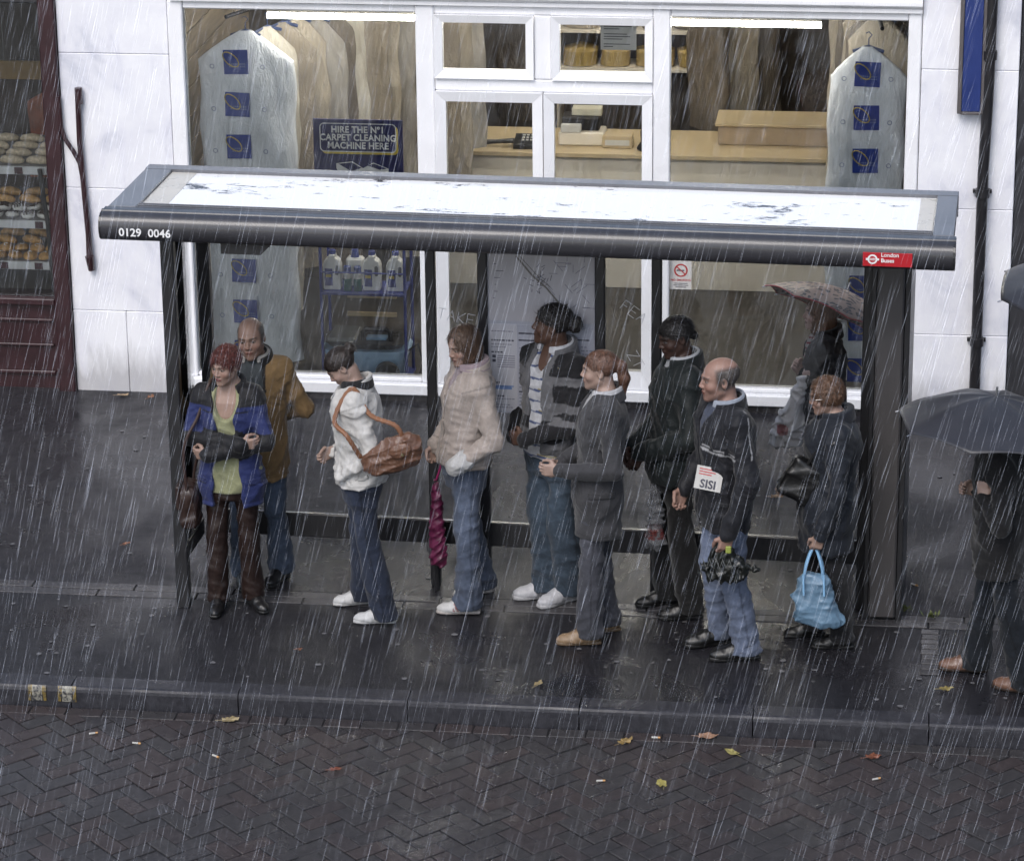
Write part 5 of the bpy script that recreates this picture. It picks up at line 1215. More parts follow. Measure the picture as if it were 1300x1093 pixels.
def shoe_mesh(sp,s):
    L=.135*s; kind=sp.get('kind','shoe'); hi=sp.get('high',0.0)
    def up(P):
        y=P[:,1]; d=fell(P,(0,.045*s,.030*s),(.046*s,.090*s,.040*s)); d=smin(d,fell(P,(0,-.07*s,.045*s),(.036*s,.055*s,.050*s)),.03)
        d=smin(d,fcap(P,(0,-.055*s,.06*s),(0,.01*s,.055*s),.038*s,.036*s),.03); d=smin(d,fcap(P,(0,-.06*s,.06*s),(0,-.055*s,.10*s+hi),.036*s,.036*s),.02)
        d=smax(d,.016*s-P[:,2],.004); return d
    V,Q=surface([Prim(up,(-.1,-.2,0),(.1,.2,.25),'u',0),disp(4,70,.002)],(-.07*s,-.15*s,0),(.07*s,.16*s,.15*s+hi),.0055)
    c1=sp['col']; me=np_mesh('shoe',[(V,Q)],sp.get('mat',SHOE),(lambda P:c1(P,s)) if callable(c1) else (lambda P:np.tile(np.array(c1),(len(P),1))))
    def so(P):
        y=P[:,1]/s; w=np.interp(y,[-.13,-.10,-.02,.06,.11,.14],[.026,.034,.032,.043,.038,.018])*s
        d=np.abs(P[:,0])-w; d=np.maximum(d,np.abs(P[:,1]-.003*s)-.134*s); d=smax(d,np.abs(P[:,2]-.012*s-.002)-.011*s,.006); return d
    V,Q=surface([Prim(so,(-.1,-.2,0),(.1,.2,.1),'u',0)],(-.07*s,-.16*s,-.01),(.07*s,.16*s,.05),.0055)
    V=V.copy(); V[:,2]=np.maximum(V[:,2],.001)
    return me,np_mesh('sole',[(V,Q)],SHOE,lambda P:np.tile(np.array(sp.get('sole',(.02,.02,.02))),(len(P),1)))
# ------------------------------------------------------------ the queue
def place(sp):
    (ax_,ay_,ah),(bx_,by_,bh)=sp['feetw']; lx,ly=(ax_+bx_)/2,(ay_+by_)/2; sp['loc']=(lx,ly); c,s_=math.cos(R(sp['phi'])),math.sin(R(sp['phi']))
    sp['feet']=[((x-lx)*c+(y-ly)*s_,-(x-lx)*s_+(y-ly)*c,h) for x,y,h in ((ax_,ay_,ah),(bx_,by_,bh))]
    r=person(sp); r[0]['_j']=0; del r[0]['_j']; return r
def near_arm(P,J,s,keys='RL',seg='f',r=.075):
    d=np.full(len(P),9.)
    for k in keys:
        if 'f' in seg: d=np.minimum(d,fcap(P,J['el'+k],J['wr'+k],r*s,r*s))
        if 'u' in seg: d=np.minimum(d,fcap(P,J['sh'+k],J['el'+k],r*s,r*s))
    return d<0
def solid(c): return lambda P,J,s: np.tile(np.array(c,float),(len(P),1))
W3=lambda P,c: np.tile(np.array(c,float),(len(P),1))
PALE=(.46,.29,.22); PALE2=(.50,.33,.26); TAN=(.36,.20,.13); BROWN=(.14,.07,.045); DBROWN=(.085,.042,.03)
def blue_jacket(P,J,s):
    c=W3(P,(.022,.038,.18)); blk=(.012,.012,.016)
    z=P[:,2]/s; m=(z>1.30+.03*np.abs(P[:,0])/.2)|near_arm(P,J,s,'RL','f',.078)
    up=near_arm(P,J,s,'RL','u',.08)&(z<1.30)&(z>1.18); m=m&~up
    st=(np.abs(z-1.335-.0*P[:,0])<.014)&(P[:,1]>0)&(np.abs(P[:,0])>.07); c[m]=blk; c[st]=(.022,.038,.18)
    return c
who={}
who[1]=place(dict(H=1.58,sex='f',wide=.95,phi=178,seed=1,label='woman with short red hair and folded arms in a blue and black jacket',
 feetw=[(-1.815,1.09,4),(-1.60,1.16,38)],armR=((.225,.05,1.13),(-.10,.165,1.135),(-1,-.25,.05),(0,-1,.2),.6),armL=((-.235,.06,1.12),(.09,.195,1.07),(1,-.35,-.05),(0,-1,.2),.6),
 head=dict(yaw=-24,pitch=-7,fwd=.035),skin=PALE,skinz=1.22,age=1.0,face=dict(lips=(.36,.07,.08),brow=(.10,.05,.04)),
 hair=dict(kind='short',col=(.075,.018,.014),th=.016,nape=-.045,side=-.02,rough=.005,line=.066,fly=.02,n=2200),
 trousers=dict(col=(.038,.020,.016),mat=LEATHER,denim=False,r=(.088,.066,.068),wr=.004),
 shirt=dict(col=(.40,.41,.21),hem=.80,add=.018,cut=[lambda J,s,l:ell((0,l+.13,1.43*s),(.075*s,.13,.17*s),None,.008,'s')]),
 top=dict(hem=.71,flaps=[(-.02,.12,.86,.90,1),(-.02,.12,.86,.90,-1)],add=.040,flare=.02,col=blue_jacket,mat=NYLON,open=[(.6,.09),(.95,.075),(1.1,.05),(1.25,.05),(1.40,.075),(1.5,.09)],collar=(.012,.012,.016),cw=.034,ch=.085,cz=1.39,cgap=.75,sl=(.068,.062,.054)),
 shoes=dict(col=(.014,.013,.014),mat=LEATHER,sole=(.012,.012,.012))))
def tweed(P,J,s):
    c=W3(P,(.085,.10,.11)); return c
who[2]=place(dict(H=1.61,sex='m',wide=.96,phi=186,seed=2,label='balding man in a mustard coat with a black collar, hands behind his back',
 feetw=[(-1.74,1.48,8),(-1.56,1.56,-20)],armR=((.28,-.05,1.12),(.09,-.19,1.0),(-.8,-.3,-.3),(0,1,0),.5),armL=((-.29,-.05,1.12),(-.08,-.20,1.02),(.8,-.2,-.3),(0,1,0),.5),
 head=dict(yaw=-8,pitch=-3,roll=6,fwd=.025,size=1.03),skin=(.42,.25,.18),age=1.0,hair=dict(kind='fringe',col=(.10,.095,.092),th=.003,n=500,rough=.0003,nape=-.06,side=-.005,line=.05),face=dict(sidehair=(.14,.13,.13),stubble=.5,brow=(.06,.05,.045)),
 trousers=dict(col=(.085,.12,.19),r=(.092,.072,.078)),
 shirt=dict(col=tweed,hem=.9,add=.016,collar=(.55,.53,.5),ch=.05,cw=.014),
 top=dict(hem=.70,add=.045,flare=.02,col=lambda P,J,s:np.where((np.abs(P[:,0])<.085)[:,None]&((P[:,2]/s)>1.0)[:,None]&(P[:,1]>.0)[:,None],np.array((.02,.02,.022)),np.array((.33,.20,.075))),open=[(.6,.01),(1.02,.015),(1.2,.05),(1.4,.07),(1.5,.08)],collar=(.016,.016,.018),cw=.045,ch=.085,cz=1.40,cgap=.55,sl=(.070,.066,.055)),
 shoes=dict(col=(.014,.013,.014),mat=LEATHER)))
who[3]=place(dict(H=1.60,sex='f',phi=97,seed=3,label='woman in a white jacket with dark hair tied up, looking down',
 feetw=[(-1.06,1.27,8),(-.90,1.02,-2)],lean=.02,armR=((.20,-.0,1.10),(.13,.155,.99),(-.35,.8,-.3),(-1,-.2,0),.7),armL=((-.235,-.10,1.09),(-.165,.10,.94)),
 head=dict(yaw=4,pitch=-42,fwd=.07,dz=-.018),skin=PALE2,face=dict(brow=(.04,.025,.02)),
 hair=dict(kind='bun',col=(.020,.014,.012),th=.008,bun=(0,-.118,.052),br=.036,nape=-.05),
 trousers=dict(col=(.030,.042,.078),r=(.086,.066,.086),hem=.03,wr=.007),
 top=dict(hem=.85,fast=('zip','steel',(.4,.4,.42),.8),flaps=[(.02,.12,1.20,1.245,-1),(-.06,.08,.92,.955,-1)],add=.044,flare=.004,col=lambda P,J,s:W3(P,(.82,.80,.77)),mat=CLOTH,sl=(.062,.055,.046),wr=.009,collar=(.80,.78,.75),cw=.022,ch=.075,cz=1.42,cgap=.5),
 shirt=dict(col=(.02,.02,.024),add=.01,hem=1.0,collar=(.018,.018,.022),cw=.02,ch=.055),
 shoes=dict(col=(.72,.72,.72),sole=(.66,.66,.66))))
who[4]=place(dict(H=1.66,sex='f',wide=.95,phi=118,seed=4,label='woman in a beige jacket and blue jeans with shoulder length brown hair',
 feetw=[(-.40,1.48,2),(-.45,1.20,-24)],armR=((.25,-.02,1.09),(.19,.13,.94),(0,.3,-1),(-1,0,0),.9),armL=((-.255,-.06,1.08),(-.19,.12,.95)),
 lean=-.045,head=dict(yaw=14,pitch=-14,fwd=.04),skin=PALE,age=.7,face=dict(lips=(.32,.12,.11),brow=(.07,.05,.04)),
 hair=dict(kind='bob',col=(.070,.042,.028),th=.014,low=-.13,w=.092,line=.048),
 trousers=dict(col=(.10,.13,.20),r=(.094,.070,.082),hem=.035,wr=.008),
 shirt=dict(col=(.42,.33,.36),hem=1.1,add=.02,collar=(.42,.32,.36),cw=.03,ch=.05,cut=[]),
 top=dict(hem=.885,fast=('zip','beige',(.30,.25,.20),.2),flaps=[(-.04,.08,.99,1.02,-1)],add=.052,flare=-.005,col=lambda P,J,s:W3(P,(.52,.44,.39)),sl=(.070,.064,.055),wr=.008,open=[(.8,.002),(1.3,.003),(1.38,.03),(1.5,.06)],collar=(.56,.48,.42),cw=.04,ch=.07,cz=1.41,cgap=.6,mat=NYLON),
 shoes=dict(col=lambda P,s:np.where(((np.abs(np.mod(P[:,1]-P[:,2]*.5,.022)-.011)<.0038)&(P[:,1]>-.035)&(P[:,1]<.03)&(P[:,2]<.07)&(P[:,2]>.022))[:,None],np.array((.28,.02,.04)),np.array((.72,.71,.70))),sole=(.6,.55,.52))))
def hoodie(P,J,s):
    c=W3(P,(.17,.17,.185)); blk=(.014,.014,.018); z=P[:,2]/s
    zz_=z
    m=((zz_>1.20)&(zz_<1.30)&(np.abs(P[:,0])>.13))|((zz_<1.09)&(zz_>1.02))|((zz_>1.345)&(np.abs(P[:,0])>.10)); a=near_arm(P,J,s,'RL','f',.08); 
    m=m|(a&(np.mod(zz_,.16)<.08)); c[m]=blk; return c
def polo(P,J,s):
    c=W3(P,(.70,.71,.76)); z=P[:,2]/s
    m=np.mod(z+.003*np.sin(P[:,0]*30),.062)<.011; c[m]=(.06,.10,.26); m2=np.mod(z-.016,.124)<.008; c[m2&(P[:,0]<-.02)]=(.45,.36,.10); return c
who[5]=place(dict(H=1.76,sex='m',wide=.96,phi=140,seed=5,label='teenager with curly hair tied back in a grey and black hooded top',
 feetw=[(-.03,1.47,-32),(.10,1.40,-8)],armR=((.26,-.02,1.10),(.20,.09,.93)),armL=((-.24,.05,1.09),(-.03,.225,1.0),(1,.15,-.15),(0,-1,0),.8),
 lean=-.06,sway=(0,-.03),head=dict(yaw=-48,pitch=6,fwd=.02,size=.97),skin=BROWN,skinz=1.28,age=.0,face=dict(lips=(.14,.05,.045),brow=(.012,.01,.01)),
 hair=dict(kind='bun',col=(.012,.010,.010),th=.008,bun=(0,-.125,.015),br=.044,rough=.005,nape=-.05,line=.055),
 trousers=dict(col=(.055,.085,.125),r=(.094,.080,.094),hem=.05,wr=.009),
 shirt=dict(col=polo,hem=.86,add=.02,collar=(.72,.73,.78),cw=.014,ch=.05,cut=[lambda J,s,l:ell((0,l+.13,1.44*s),(.05*s,.13,.10*s),None,.008,'s')]),
 top=dict(hem=.88,add=.042,col=hoodie,open=[(.8,.05),(1.1,.05),(1.38,.055),(1.5,.07)],sl=(.068,.062,.052),collar=(.17,.17,.185),cw=.05,ch=.085,cz=1.40,cgap=.7),
 shoes=dict(col=(.66,.66,.70),sole=(.6,.6,.62))))
who[6]=place(dict(H=1.68,sex='f',phi=100,seed=6,label='woman in a long grey coat and tan boots with a brown ponytail',
 feetw=[(.36,1.02,6),(.27,.84,-2)],armR=((.20,.03,1.10),(.11,.19,1.0),(-.4,.7,-.2),(-1,0,0),.7),armL=((-.25,-.06,1.08),(-.12,.215,1.05),(.2,1,0),(1,-.1,0),.7),
 lean=-.09,sway=(0,-.05),head=dict(yaw=-6,pitch=-3,fwd=.03),skin=PALE2,age=.1,face=dict(brow=(.08,.05,.04)),
 hair=dict(kind='pony',col=(.105,.055,.038),th=.006,nape=-.05,line=.06,rough=.0012),
 trousers=dict(col=(.075,.078,.098),r=(.086,.066,.078),hem=.05),
 shirt=dict(col=(.6,.6,.62),hem=1.1,add=.015,collar=(.62,.62,.65),cw=.016,ch=.045),
 top=dict(hem=.64,fast=('button','dark',(.03,.03,.035),0),flaps=[(-.08,.07,.90,.94,-1)],add=.032,flare=.015,col=(.062,.062,.070),sl=(.062,.056,.048),wr=.006,open=[(.6,.003),(1.3,.003),(1.4,.03),(1.5,.05)],collar=(.058,.058,.066),cw=.03,ch=.05,cz=1.42,cgap=.7,name='coat'),
 shoes=dict(col=(.36,.23,.12),sole=(.20,.13,.07),high=.03)))
who[7]=place(dict(H=1.75,sex='f',wide=.98,phi=108,seed=7,label='woman in a long dark waterproof coat with black trousers and hands together',
 feetw=[(.66,1.43,4),(.80,1.25,-8)],armR=((.25,.0,1.10),(.05,.22,.97),(-.3,.5,-.8),(-.8,-.5,0),.4),armL=((-.27,.0,1.09),(-.06,.215,.96),(.2,.4,-.9),(.8,-.4,0),.4),
 lean=-.06,sway=(0,-.02),head=dict(yaw=10,pitch=-14,fwd=.035),skin=DBROWN,age=.2,face=dict(lips=(.10,.04,.04),brow=(.008,.008,.008)),
 hair=dict(kind='bun',col=(.010,.009,.009),th=.007,bun=(0,-.105,-.03),br=.026,nape=-.06),
 trousers=dict(col=(.009,.009,.010),denim=False,mat=CLOTH,r=(.094,.074,.080),hem=.04),
 shirt=dict(col=(.6,.62,.66),hem=1.1,add=.018,collar=(.6,.62,.66),cw=.018,ch=.055),
 top=dict(hem=.80,fast=('button','black',(.012,.012,.014),0),flaps=[(-.06,.08,.95,1.0,-1)],add=.045,col=(.010,.017,.019),mat=NYLON,sl=(.072,.064,.056),wr=.009,collar=(.010,.016,.018),cw=.05,ch=.07,cz=1.42,cgap=.5,name='coat'),
 shoes=dict(col=(.010,.010,.010),mat=LEATHER)))
def sport(P,J,s):
    c=W3(P,(.014,.015,.022)); z=P[:,2]/s
    m=(np.abs(z-1.235-.10*(P[:,0]+.02))<.006)&(P[:,1]>.04)&(P[:,0]<-.04); m|=(np.abs(z-1.255-.10*(P[:,0]+.02))<.003)&(P[:,1]>.04)&(P[:,0]<-.04)
    m|=near_arm(P,J,s,'L','u',.08)&(np.abs(P[:,1]+.045)<.004)&(z>1.22); c[m]=(.5,.5,.52); return c
who[8]=place(dict(H=1.70,sex='m',wide=.96,phi=114,seed=8,label='bald man in a dark sports jacket and pale jeans holding a black bag',
 feetw=[(.98,.90,-4),(1.135,.72,-12)],armR=((.26,.0,1.10),(.22,.14,.90),(-.2,.5,-.8),(-1,0,0),.6),armL=((-.285,-.03,1.09),(-.275,.075,.81),(.05,.25,-1),(1,0,0),1.0),
 head=dict(yaw=-8,pitch=-3,fwd=.03,size=1.02),skin=(.44,.25,.19),age=1.0,hair=dict(kind='fringe',col=(.075,.065,.06),th=.002,n=500,rough=.0003,nape=-.06,side=-.015,line=.05),face=dict(sidehair=(.06,.055,.055),sidez=.05,stubble=.5,brow=(.10,.07,.06)),
 trousers=dict(col=(.17,.215,.33),r=(.090,.072,.080),hem=.04,wr=.009),
 shirt=dict(col=(.08,.10,.16),hem=1.0,add=.016,collar=(.4,.45,.55),cw=.016,ch=.05),
 top=dict(hem=.74,fast=('zip','dark_steel',(.2,.2,.22),.8),flaps=[(-.02,.09,.92,.95,-1)],add=.046,col=sport,mat=NYLON,open=[(.7,.002),(1.22,.004),(1.4,.045),(1.5,.07)],sl=(.074,.068,.056),wr=.009,collar=(.014,.015,.022),cw=.03,ch=.06,cz=1.42,cgap=.6),
 shoes=dict(col=(.012,.012,.012),mat=LEATHER)))
who[9]=place(dict(H=1.57,sex='f',phi=96,seed=9,label='woman in a dark jacket under the leopard print umbrella behind the shelter',
 feetw=[(1.61,2.46,4),(1.51,2.28,0)],lean=.02,armR=((.22,.0,1.12),(.07,.15,1.18),(-.4,.5,.6),(-.6,-.6,0),1.0),armL=((-.24,-.06,1.10),(-.13,.10,1.16),(.2,.3,.8),(.6,-.6,0),1.0),
 head=dict(yaw=8,pitch=2,fwd=.03),skin=(.78,.53,.45),age=.5,face=dict(lips=(.30,.10,.10)),
 hair=dict(kind='long',col=(.15,.075,.042),th=.016,low=-.15,w=.095,line=.05),
 trousers=dict(col=(.013,.014,.018),denim=False),
 shirt=dict(col=lambda P,J,s:np.where((np.mod(P[:,2],.03)<.012)[:,None],np.array((.35,.03,.05)),np.array((.6,.58,.58))),hem=1.0,add=.016,cut=[lambda J,s,l:ell((0,l+.13,1.44*s),(.06*s,.13,.12*s),None,.008,'s')]),skinz=1.26,
 top=dict(hem=.80,add=.035,col=(.034,.034,.040),open=[(.7,.01),(1.1,.02),(1.4,.07),(1.5,.08)],collar=(.015,.015,.018),cw=.03,ch=.06,cgap=.7),
 shoes=dict(col=(.20,.025,.03),mat=LEATHER)))
who[10]=place(dict(H=1.55,sex='f',wide=1.12,phi=99,seed=10,label='older woman with glasses in a long navy coat beside the grey end panel',
 feetw=[(1.50,1.08,6),(1.66,.93,-4)],sway=(0,-.03),lean=-.06,armR=((.24,.03,1.10),(.16,.20,.98),(-.2,.7,-.5),(-1,0,0),.8),armL=((-.26,-.01,1.05),(-.25,.07,.79),(.05,.3,-1),(1,0,0),1.0),
 head=dict(yaw=-3,pitch=-10,fwd=.05,dz=-.01),skin=PALE,age=1.0,face=dict(lips=(.32,.13,.12)),
 hair=dict(kind='curly',col=(.085,.045,.026),th=.016,low=-.055,w=.086,line=.055,rough=.003,fly=.014,n=2200),
 trousers=dict(col=(.010,.010,.013),denim=False,mat=CLOTH,r=(.092,.072,.076)),
 top=dict(hem=.63,fast=('button','navy',(.02,.025,.04),0),flaps=[(-.06,.08,.86,.9,-1)],add=.045,flare=.02,col=(.016,.022,.036),mat=NYLON,sl=(.068,.062,.054),wr=.008,collar=(.015,.020,.034),cw=.035,ch=.06,cgap=.4,name='coat'),
 shoes=dict(col=(.010,.010,.010),mat=LEATHER)))
who[11]=place(dict(H=1.60,sex='m',wide=1.10,phi=78,seed=11,label='person in a dark coat and jeans walking under the black umbrella at right',
 feetw=[(2.37,.70,10),(2.65,.46,-6)],sway=(0,-.03),lean=-.04,armR=((.25,-.02,1.12),(.17,.17,1.08),(-.3,.6,.2),(-.9,-.3,0),.9),armL=((-.30,-.05,1.07),(-.215,.06,1.19),(.15,.15,1),(.9,-.3,0),1.0),
 head=dict(yaw=0,pitch=-5,fwd=.03),skin=PALE2,age=.3,hair=dict(kind='short',col=(.03,.02,.015),th=.014),
 trousers=dict(col=(.012,.017,.025),r=(.092,.074,.090),hem=.03),
 top=dict(hem=.70,add=.05,flare=.02,col=(.010,.010,.012),sl=(.072,.066,.056),collar=(.012,.012,.015),cw=.03,ch=.06,name='coat'),
 shoes=dict(col=(.24,.12,.075),mat=LEATHER,sole=(.05,.03,.02))))
# ------------------------------------------------------------ things carried
def wpt(i,loc):
    r=who[i][0]; a=r.rotation_euler.z; x,y,z=loc; return Vector((r.location.x+x*math.cos(a)-y*math.sin(a),r.location.y+x*math.sin(a)+y*math.cos(a),z))
def wj(i,k): return wpt(i,who[i][1][k])
def hand_pt(i,k,d=.10):
    J,s=who[i][1],who[i][2]; a=np.array(ARMS[i][k][2],float); a/=np.linalg.norm(a); n=np.array(ARMS[i][k][3],float); return wpt(i,J['wr'+k]+a*d*s+n*.03*s)
def sdf_obj(name,prims,lo,hi,h,mat,col,parent): 
    c=col if callable(col) else (lambda P:np.tile(np.array(col,float),(len(P),1)))
    return link(name,np_mesh(name,[surface(prims,lo,hi,h)],mat,c),parent)
def strap(name,pts,r,m,parent,flat=1.0):
    q=MB(); q.tube(pts,r,8); return q.build(name,m,parent,True)
def curve3(pts,n=8):
    P=[Vector(p) for p in pts]; out=[]
    for i in range(len(P)-1):
        p0=P[max(i-1,0)];p1=P[i];p2=P[i+1];p3=P[min(i+2,len(P)-1)]
        for k in range(n):
            t=k/n; out.append(.5*((2*p1)+(p2-p0)*t+(2*p0-5*p1+4*p2-p3)*t*t+(3*p1-p0-3*p2+p3)*t**3))
    out.append(P[-1]); return out
PLASTIC=attr_mat('carrier_plastic',.28,.5,0,90,.3,18,.5,var=.2)
# brown shoulder bag of the woman in blue
c=wj(1,'hpR')+Vector((-.16,-.03,-.27)); e=empty('handbag',(c.x,c.y,c.z)); tag(e,'brown leather shoulder bag at the hip of the woman in blue','bag')
sdf_obj('bag_body',[box((0,0,.08),(.055,.10,.13),.04,None,.02),disp(31,35,.008)],(-.1,-.15,-.08),(.1,.15,.25),.007,LEATHER,(.05,.024,.018),e)
sdf_obj('flap',[box((-.052,0,.14),(.014,.095,.075),.012,None,.01)],(-.1,-.13,.03),(.0,.13,.25),.006,LEATHER,(.042,.02,.015),e)
MB().lathe([(.008,-.003),(.01,0),(.008,.003)],n=10).build('buckle',plain('brass',(.5,.42,.25),.3,1),e,loc=(-.07,-.05,.08),rot=(0,R(90),0))
sh=wj(1,'shR')-c; strap('strap',curve3([(0,-.09,.19),(.0,-.10,.45),(sh.x-.02,sh.y-.085,sh.z-.10),(sh.x+.04,sh.y-.03,sh.z+.075),(sh.x+.05,sh.y+.06,sh.z+.02),(.02,.10,.3),(0,.09,.19)]),.009,plain('brown_strap',(.035,.018,.014),.45),e)
# tan hobo bag
c=wj(3,'shL'); c=Vector((-.765,c.y-.095,1.05)); e=empty('handbag',c); tag(e,'large tan slouchy shoulder bag of the woman in white','bag')
tl=np.array(Matrix.Rotation(R(-22),3,'Y'))
sdf_obj('bag_body',[ell((0,0,-.01),(.175,.058,.098),tl,.02),ell((.08,0,.05),(.10,.055,.09),tl,.04),disp(33,30,.012),disp(34,70,.004)],(-.26,-.12,-.2),(.26,.12,.2),.006,LEATHER,(.22,.10,.055),e)
sdf_obj('pocket',[ell((.06,-.062,.05),(.065,.018,.045),tl,.01),disp(35,60,.004)],(-.03,-.11,-.03),(.15,-.02,.13),.005,LEATHER,(.24,.11,.06),e)
MB().lathe([(.008,-.002),(.009,0),(.007,.003)],n=10).build('stud',plain('brass',(.5,.42,.25)),e,loc=(.075,-.084,.035),rot=(R(90),0,0))
sh=wj(3,'shL')-c
strap('strap',curve3([(-.17,-.0,-.02),(-.235,-.045,.12),(sh.x-.10,sh.y-.06,sh.z-.07),(sh.x-.01,sh.y+.015,sh.z+.085),(sh.x+.095,sh.y-.045,sh.z-.04),(.03,-.02,.18),(.07,0,.09)],10),[.012+.003*(k%2) for k in range(61)],plain('tan_strap',(.20,.09,.045),.5,bmp=.4),e)
J4=who[4][1]; dv=J4['wrL']-J4['elL']; dv/=np.linalg.norm(dv)
sdf_obj('white_cuff',[cap(J4['wrL']-dv*.03,J4['wrL']+dv*.035,.060,.052,.01),disp(51,50,.006)],J4['wrL']-.12,J4['wrL']+.12,.006,CLOTH,(.66,.66,.66),who[4][0])
# magenta bag
c=wj(4,'wrR'); c=Vector((-.60,1.43,.42)); e=empty('carrier_bag',c); tag(e,'narrow magenta carrier bag hanging beside the legs of the woman in beige','bag')
sdf_obj('bag_body',[loft([[-.24,-.18,0,.2,.30],[0]*5,[0]*5,[.035,.05,.042,.03,.012],[.03,.045,.04,.03,.012]],2,.01),disp(37,45,.012)],(-.1,-.1,-.3),(.1,.1,.34),.006,PLASTIC,lambda P:np.where((waves(P,5,40,1)>.25)[:,None],np.array((.17,.012,.07)),np.array((.26,.02,.11))),e)
hp=wj(4,'wrR')-c; strap('handle',curve3([(0,0,.29),(.03,.0,.40),(hp.x,hp.y,hp.z-.02)]),.006,plain('magenta',(.28,.02,.11),.4),e)
# clear carrier of the woman in the dark coat
c=Vector((.655,1.26,.60)); e=empty('carrier_bag',c); tag(e,'crumpled pale plastic bag hanging from the hands of the woman in black trousers','bag')
clr=attr_mat('clear_carrier',.2,.5,0,60,.3,14,.6,var=.3); clr.node_tree.nodes['Principled BSDF'].inputs['Alpha'].default_value=.55
sdf_obj('bag_body',[loft([[-.19,-.15,0,.14,.30],[0]*5,[0]*5,[.05,.06,.05,.035,.012],[.035,.05,.045,.03,.012]],2,.01),disp(38,42,.014)],(-.12,-.12,-.24),(.12,.12,.34),.007,clr,lambda P:np.where(((P[:,2]<-.06)&(P[:,2]>-.12)&(waves(P,6,50,1)>.0))[:,None],np.array((.40,.06,.05)),np.array((.42,.43,.46))),e)
# black bag and newspaper of the bald man
hp=hand_pt(8,'L',.085); e=empty('carrier_bag',hp); tag(e,'black plastic bag gripped by the bald man in jeans','bag')
sdf_obj('bag_body',[loft([[-.20,-.16,-.08,0,.035],[.02,.02,.01,0,0],[0]*5,[.11,.135,.12,.04,.02],[.035,.05,.045,.03,.02]],2,.01),cap((.08,0,-.10),(.20,-.02,-.12),.035,.012,.02),disp(39,40,.014),disp(40,90,.004)],(-.18,-.12,-.25),(.26,.12,.06),.0065,PLASTIC,(.014,.016,.014),e)
q=MB(); rg=random.Random(4)
for k in range(5): x=-.10+.035*k; q.tube([(x,-.056,-.05),(x+.02,-.064,-.10),(x+.035,-.056,-.06)],.0022,4)
q.build('white_print',plain('bag_print',(.13,.135,.13),.5),e)
MB().box(.02,.05,-.05,-.035,-.02,.02,.004).build('yellow_tag',plain('lime_tag',(.22,.26,.05),.5),e)
c=Vector((1.0,.632,1.08)); a=who[8][0].rotation_euler.z; e=empty('newspaper',c,0); e.rotation_euler=(0,R(7),0); tag(e,'folded newspaper with big black letters tucked at the bald man\'s front','newspaper')
npm=plain('newsprint',(.45,.44,.42),.8,var=.06)
q=MB()
for k in range(6): q.box(-.085+.002*k,.06,.004*k,.004*k+.0032,-.065+.001*k,.06-.002*k)
q.build('folded_pages',npm,e,rot=(R(-14),0,R(-8)))
o=text_mesh('SISI',.062,ln,'headline',e,Matrix.Rotation(R(-8),4,'Z')@Matrix.Rotation(R(-14),4,'X')@facing(-.012,-.002,-.035),bold=.0015)
q=MB(); 
for k in range(3): stroke(q,[(-.07,.045-k*.014),(.04-.02*k,.045-k*.014)],.005,-.002)
q.build('printed_lines',plain('red_print',(.45,.03,.03)),e,rot=(R(-14),0,R(-8)))
# white carrier and striped bag of the woman with the leopard umbrella
c=Vector((1.37,2.10,.90)); e=empty('carrier_bag',c); tag(e,'white plastic carrier bag with red print held under the leopard umbrella','bag')
sdf_obj('bag_body',[loft([[-.17,-.13,0,.12,.26],[-.03,-.03,-.01,.02,.06],[0]*5,[.085,.10,.08,.05,.02],[.05,.06,.055,.04,.02]],2,.01),disp(41,36,.014)],(-.16,-.12,-.22),(.16,.12,.30),.0065,PLASTIC,lambda P:np.where((((P[:,0]+.05)**2+(P[:,2]+.05)**2)<.0012)[:,None]&(P[:,1]<0)[:,None],np.array((.35,.04,.05)),np.array((1.0,.98,1.0))),e)
c=Vector((1.50,2.16,.93)); e=empty('carrier_bag',c); tag(e,'grey checked shopping bag beside the white carrier behind the shelter','bag')
sdf_obj('bag_body',[loft([[-.16,-.12,0,.1,.20],[0]*5,[0]*5,[.04,.05,.045,.035,.02],[.04,.05,.045,.035,.02]],2.4,.01),disp(42,40,.008)],(-.1,-.1,-.2),(.1,.1,.24),.006,PLASTIC,lambda P:np.where((np.mod(P[:,2],.03)<.012)[:,None],np.array((.12,.12,.14)),np.array((.36,.35,.36))),e)
# navy coat woman: black bag, blue tote, glasses
c=wpt(10,(-.02,.26,.93)); c=Vector((1.47,.90,.985)); e=empty('handbag',c); tag(e,'black shoulder bag worn across the front of the older woman','bag')
sdf_obj('bag_body',[box((0,0,0),(.10,.05,.115),.03,np.array(Matrix.Rotation(R(32),3,'Y')),.02),disp(43,30,.008)],(-.2,-.12,-.2),(.2,.12,.2),.007,LEATHER,(.012,.012,.013),e)
sh=wj(10,'shL')-c; strap('strap',curve3([(.03,-.03,.10),(.10,-.05,.22),(sh.x-.02,sh.y-.06,sh.z-.02),(sh.x+.03,sh.y+.05,sh.z+.06)]),.008,plain('black_strap',(.012,.012,.013),.4),e)
hp=hand_pt(10,'L',.085); e=empty('tote_bag',hp); tag(e,'light blue leather tote bag held low by the older woman','bag')
zb=hp.z
sdf_obj('bag_body',[loft([[-.46,-.42,-.30,-.20,-.155],[.03,.02,.0,-.01,-.01],[0]*5,[.12,.135,.12,.10,.075],[.055,.065,.06,.05,.028]],2.5,.01),disp(44,26,.010),disp(45,60,.004),Prim(lambda P,d:smax(d,P[:,2]+.165+.25*np.abs(P[:,0]+.01)*.0-.02,.006),(0,0,0),(0,0,0),'fn')],(-.2,-.12,-.5),(.2,.12,-.10),.0065,LEATHER,lambda P:np.tile(np.array((.17,.33,.50)),(len(P),1)),e)
hb=plain('tote_handle',(.20,.38,.58),.4)
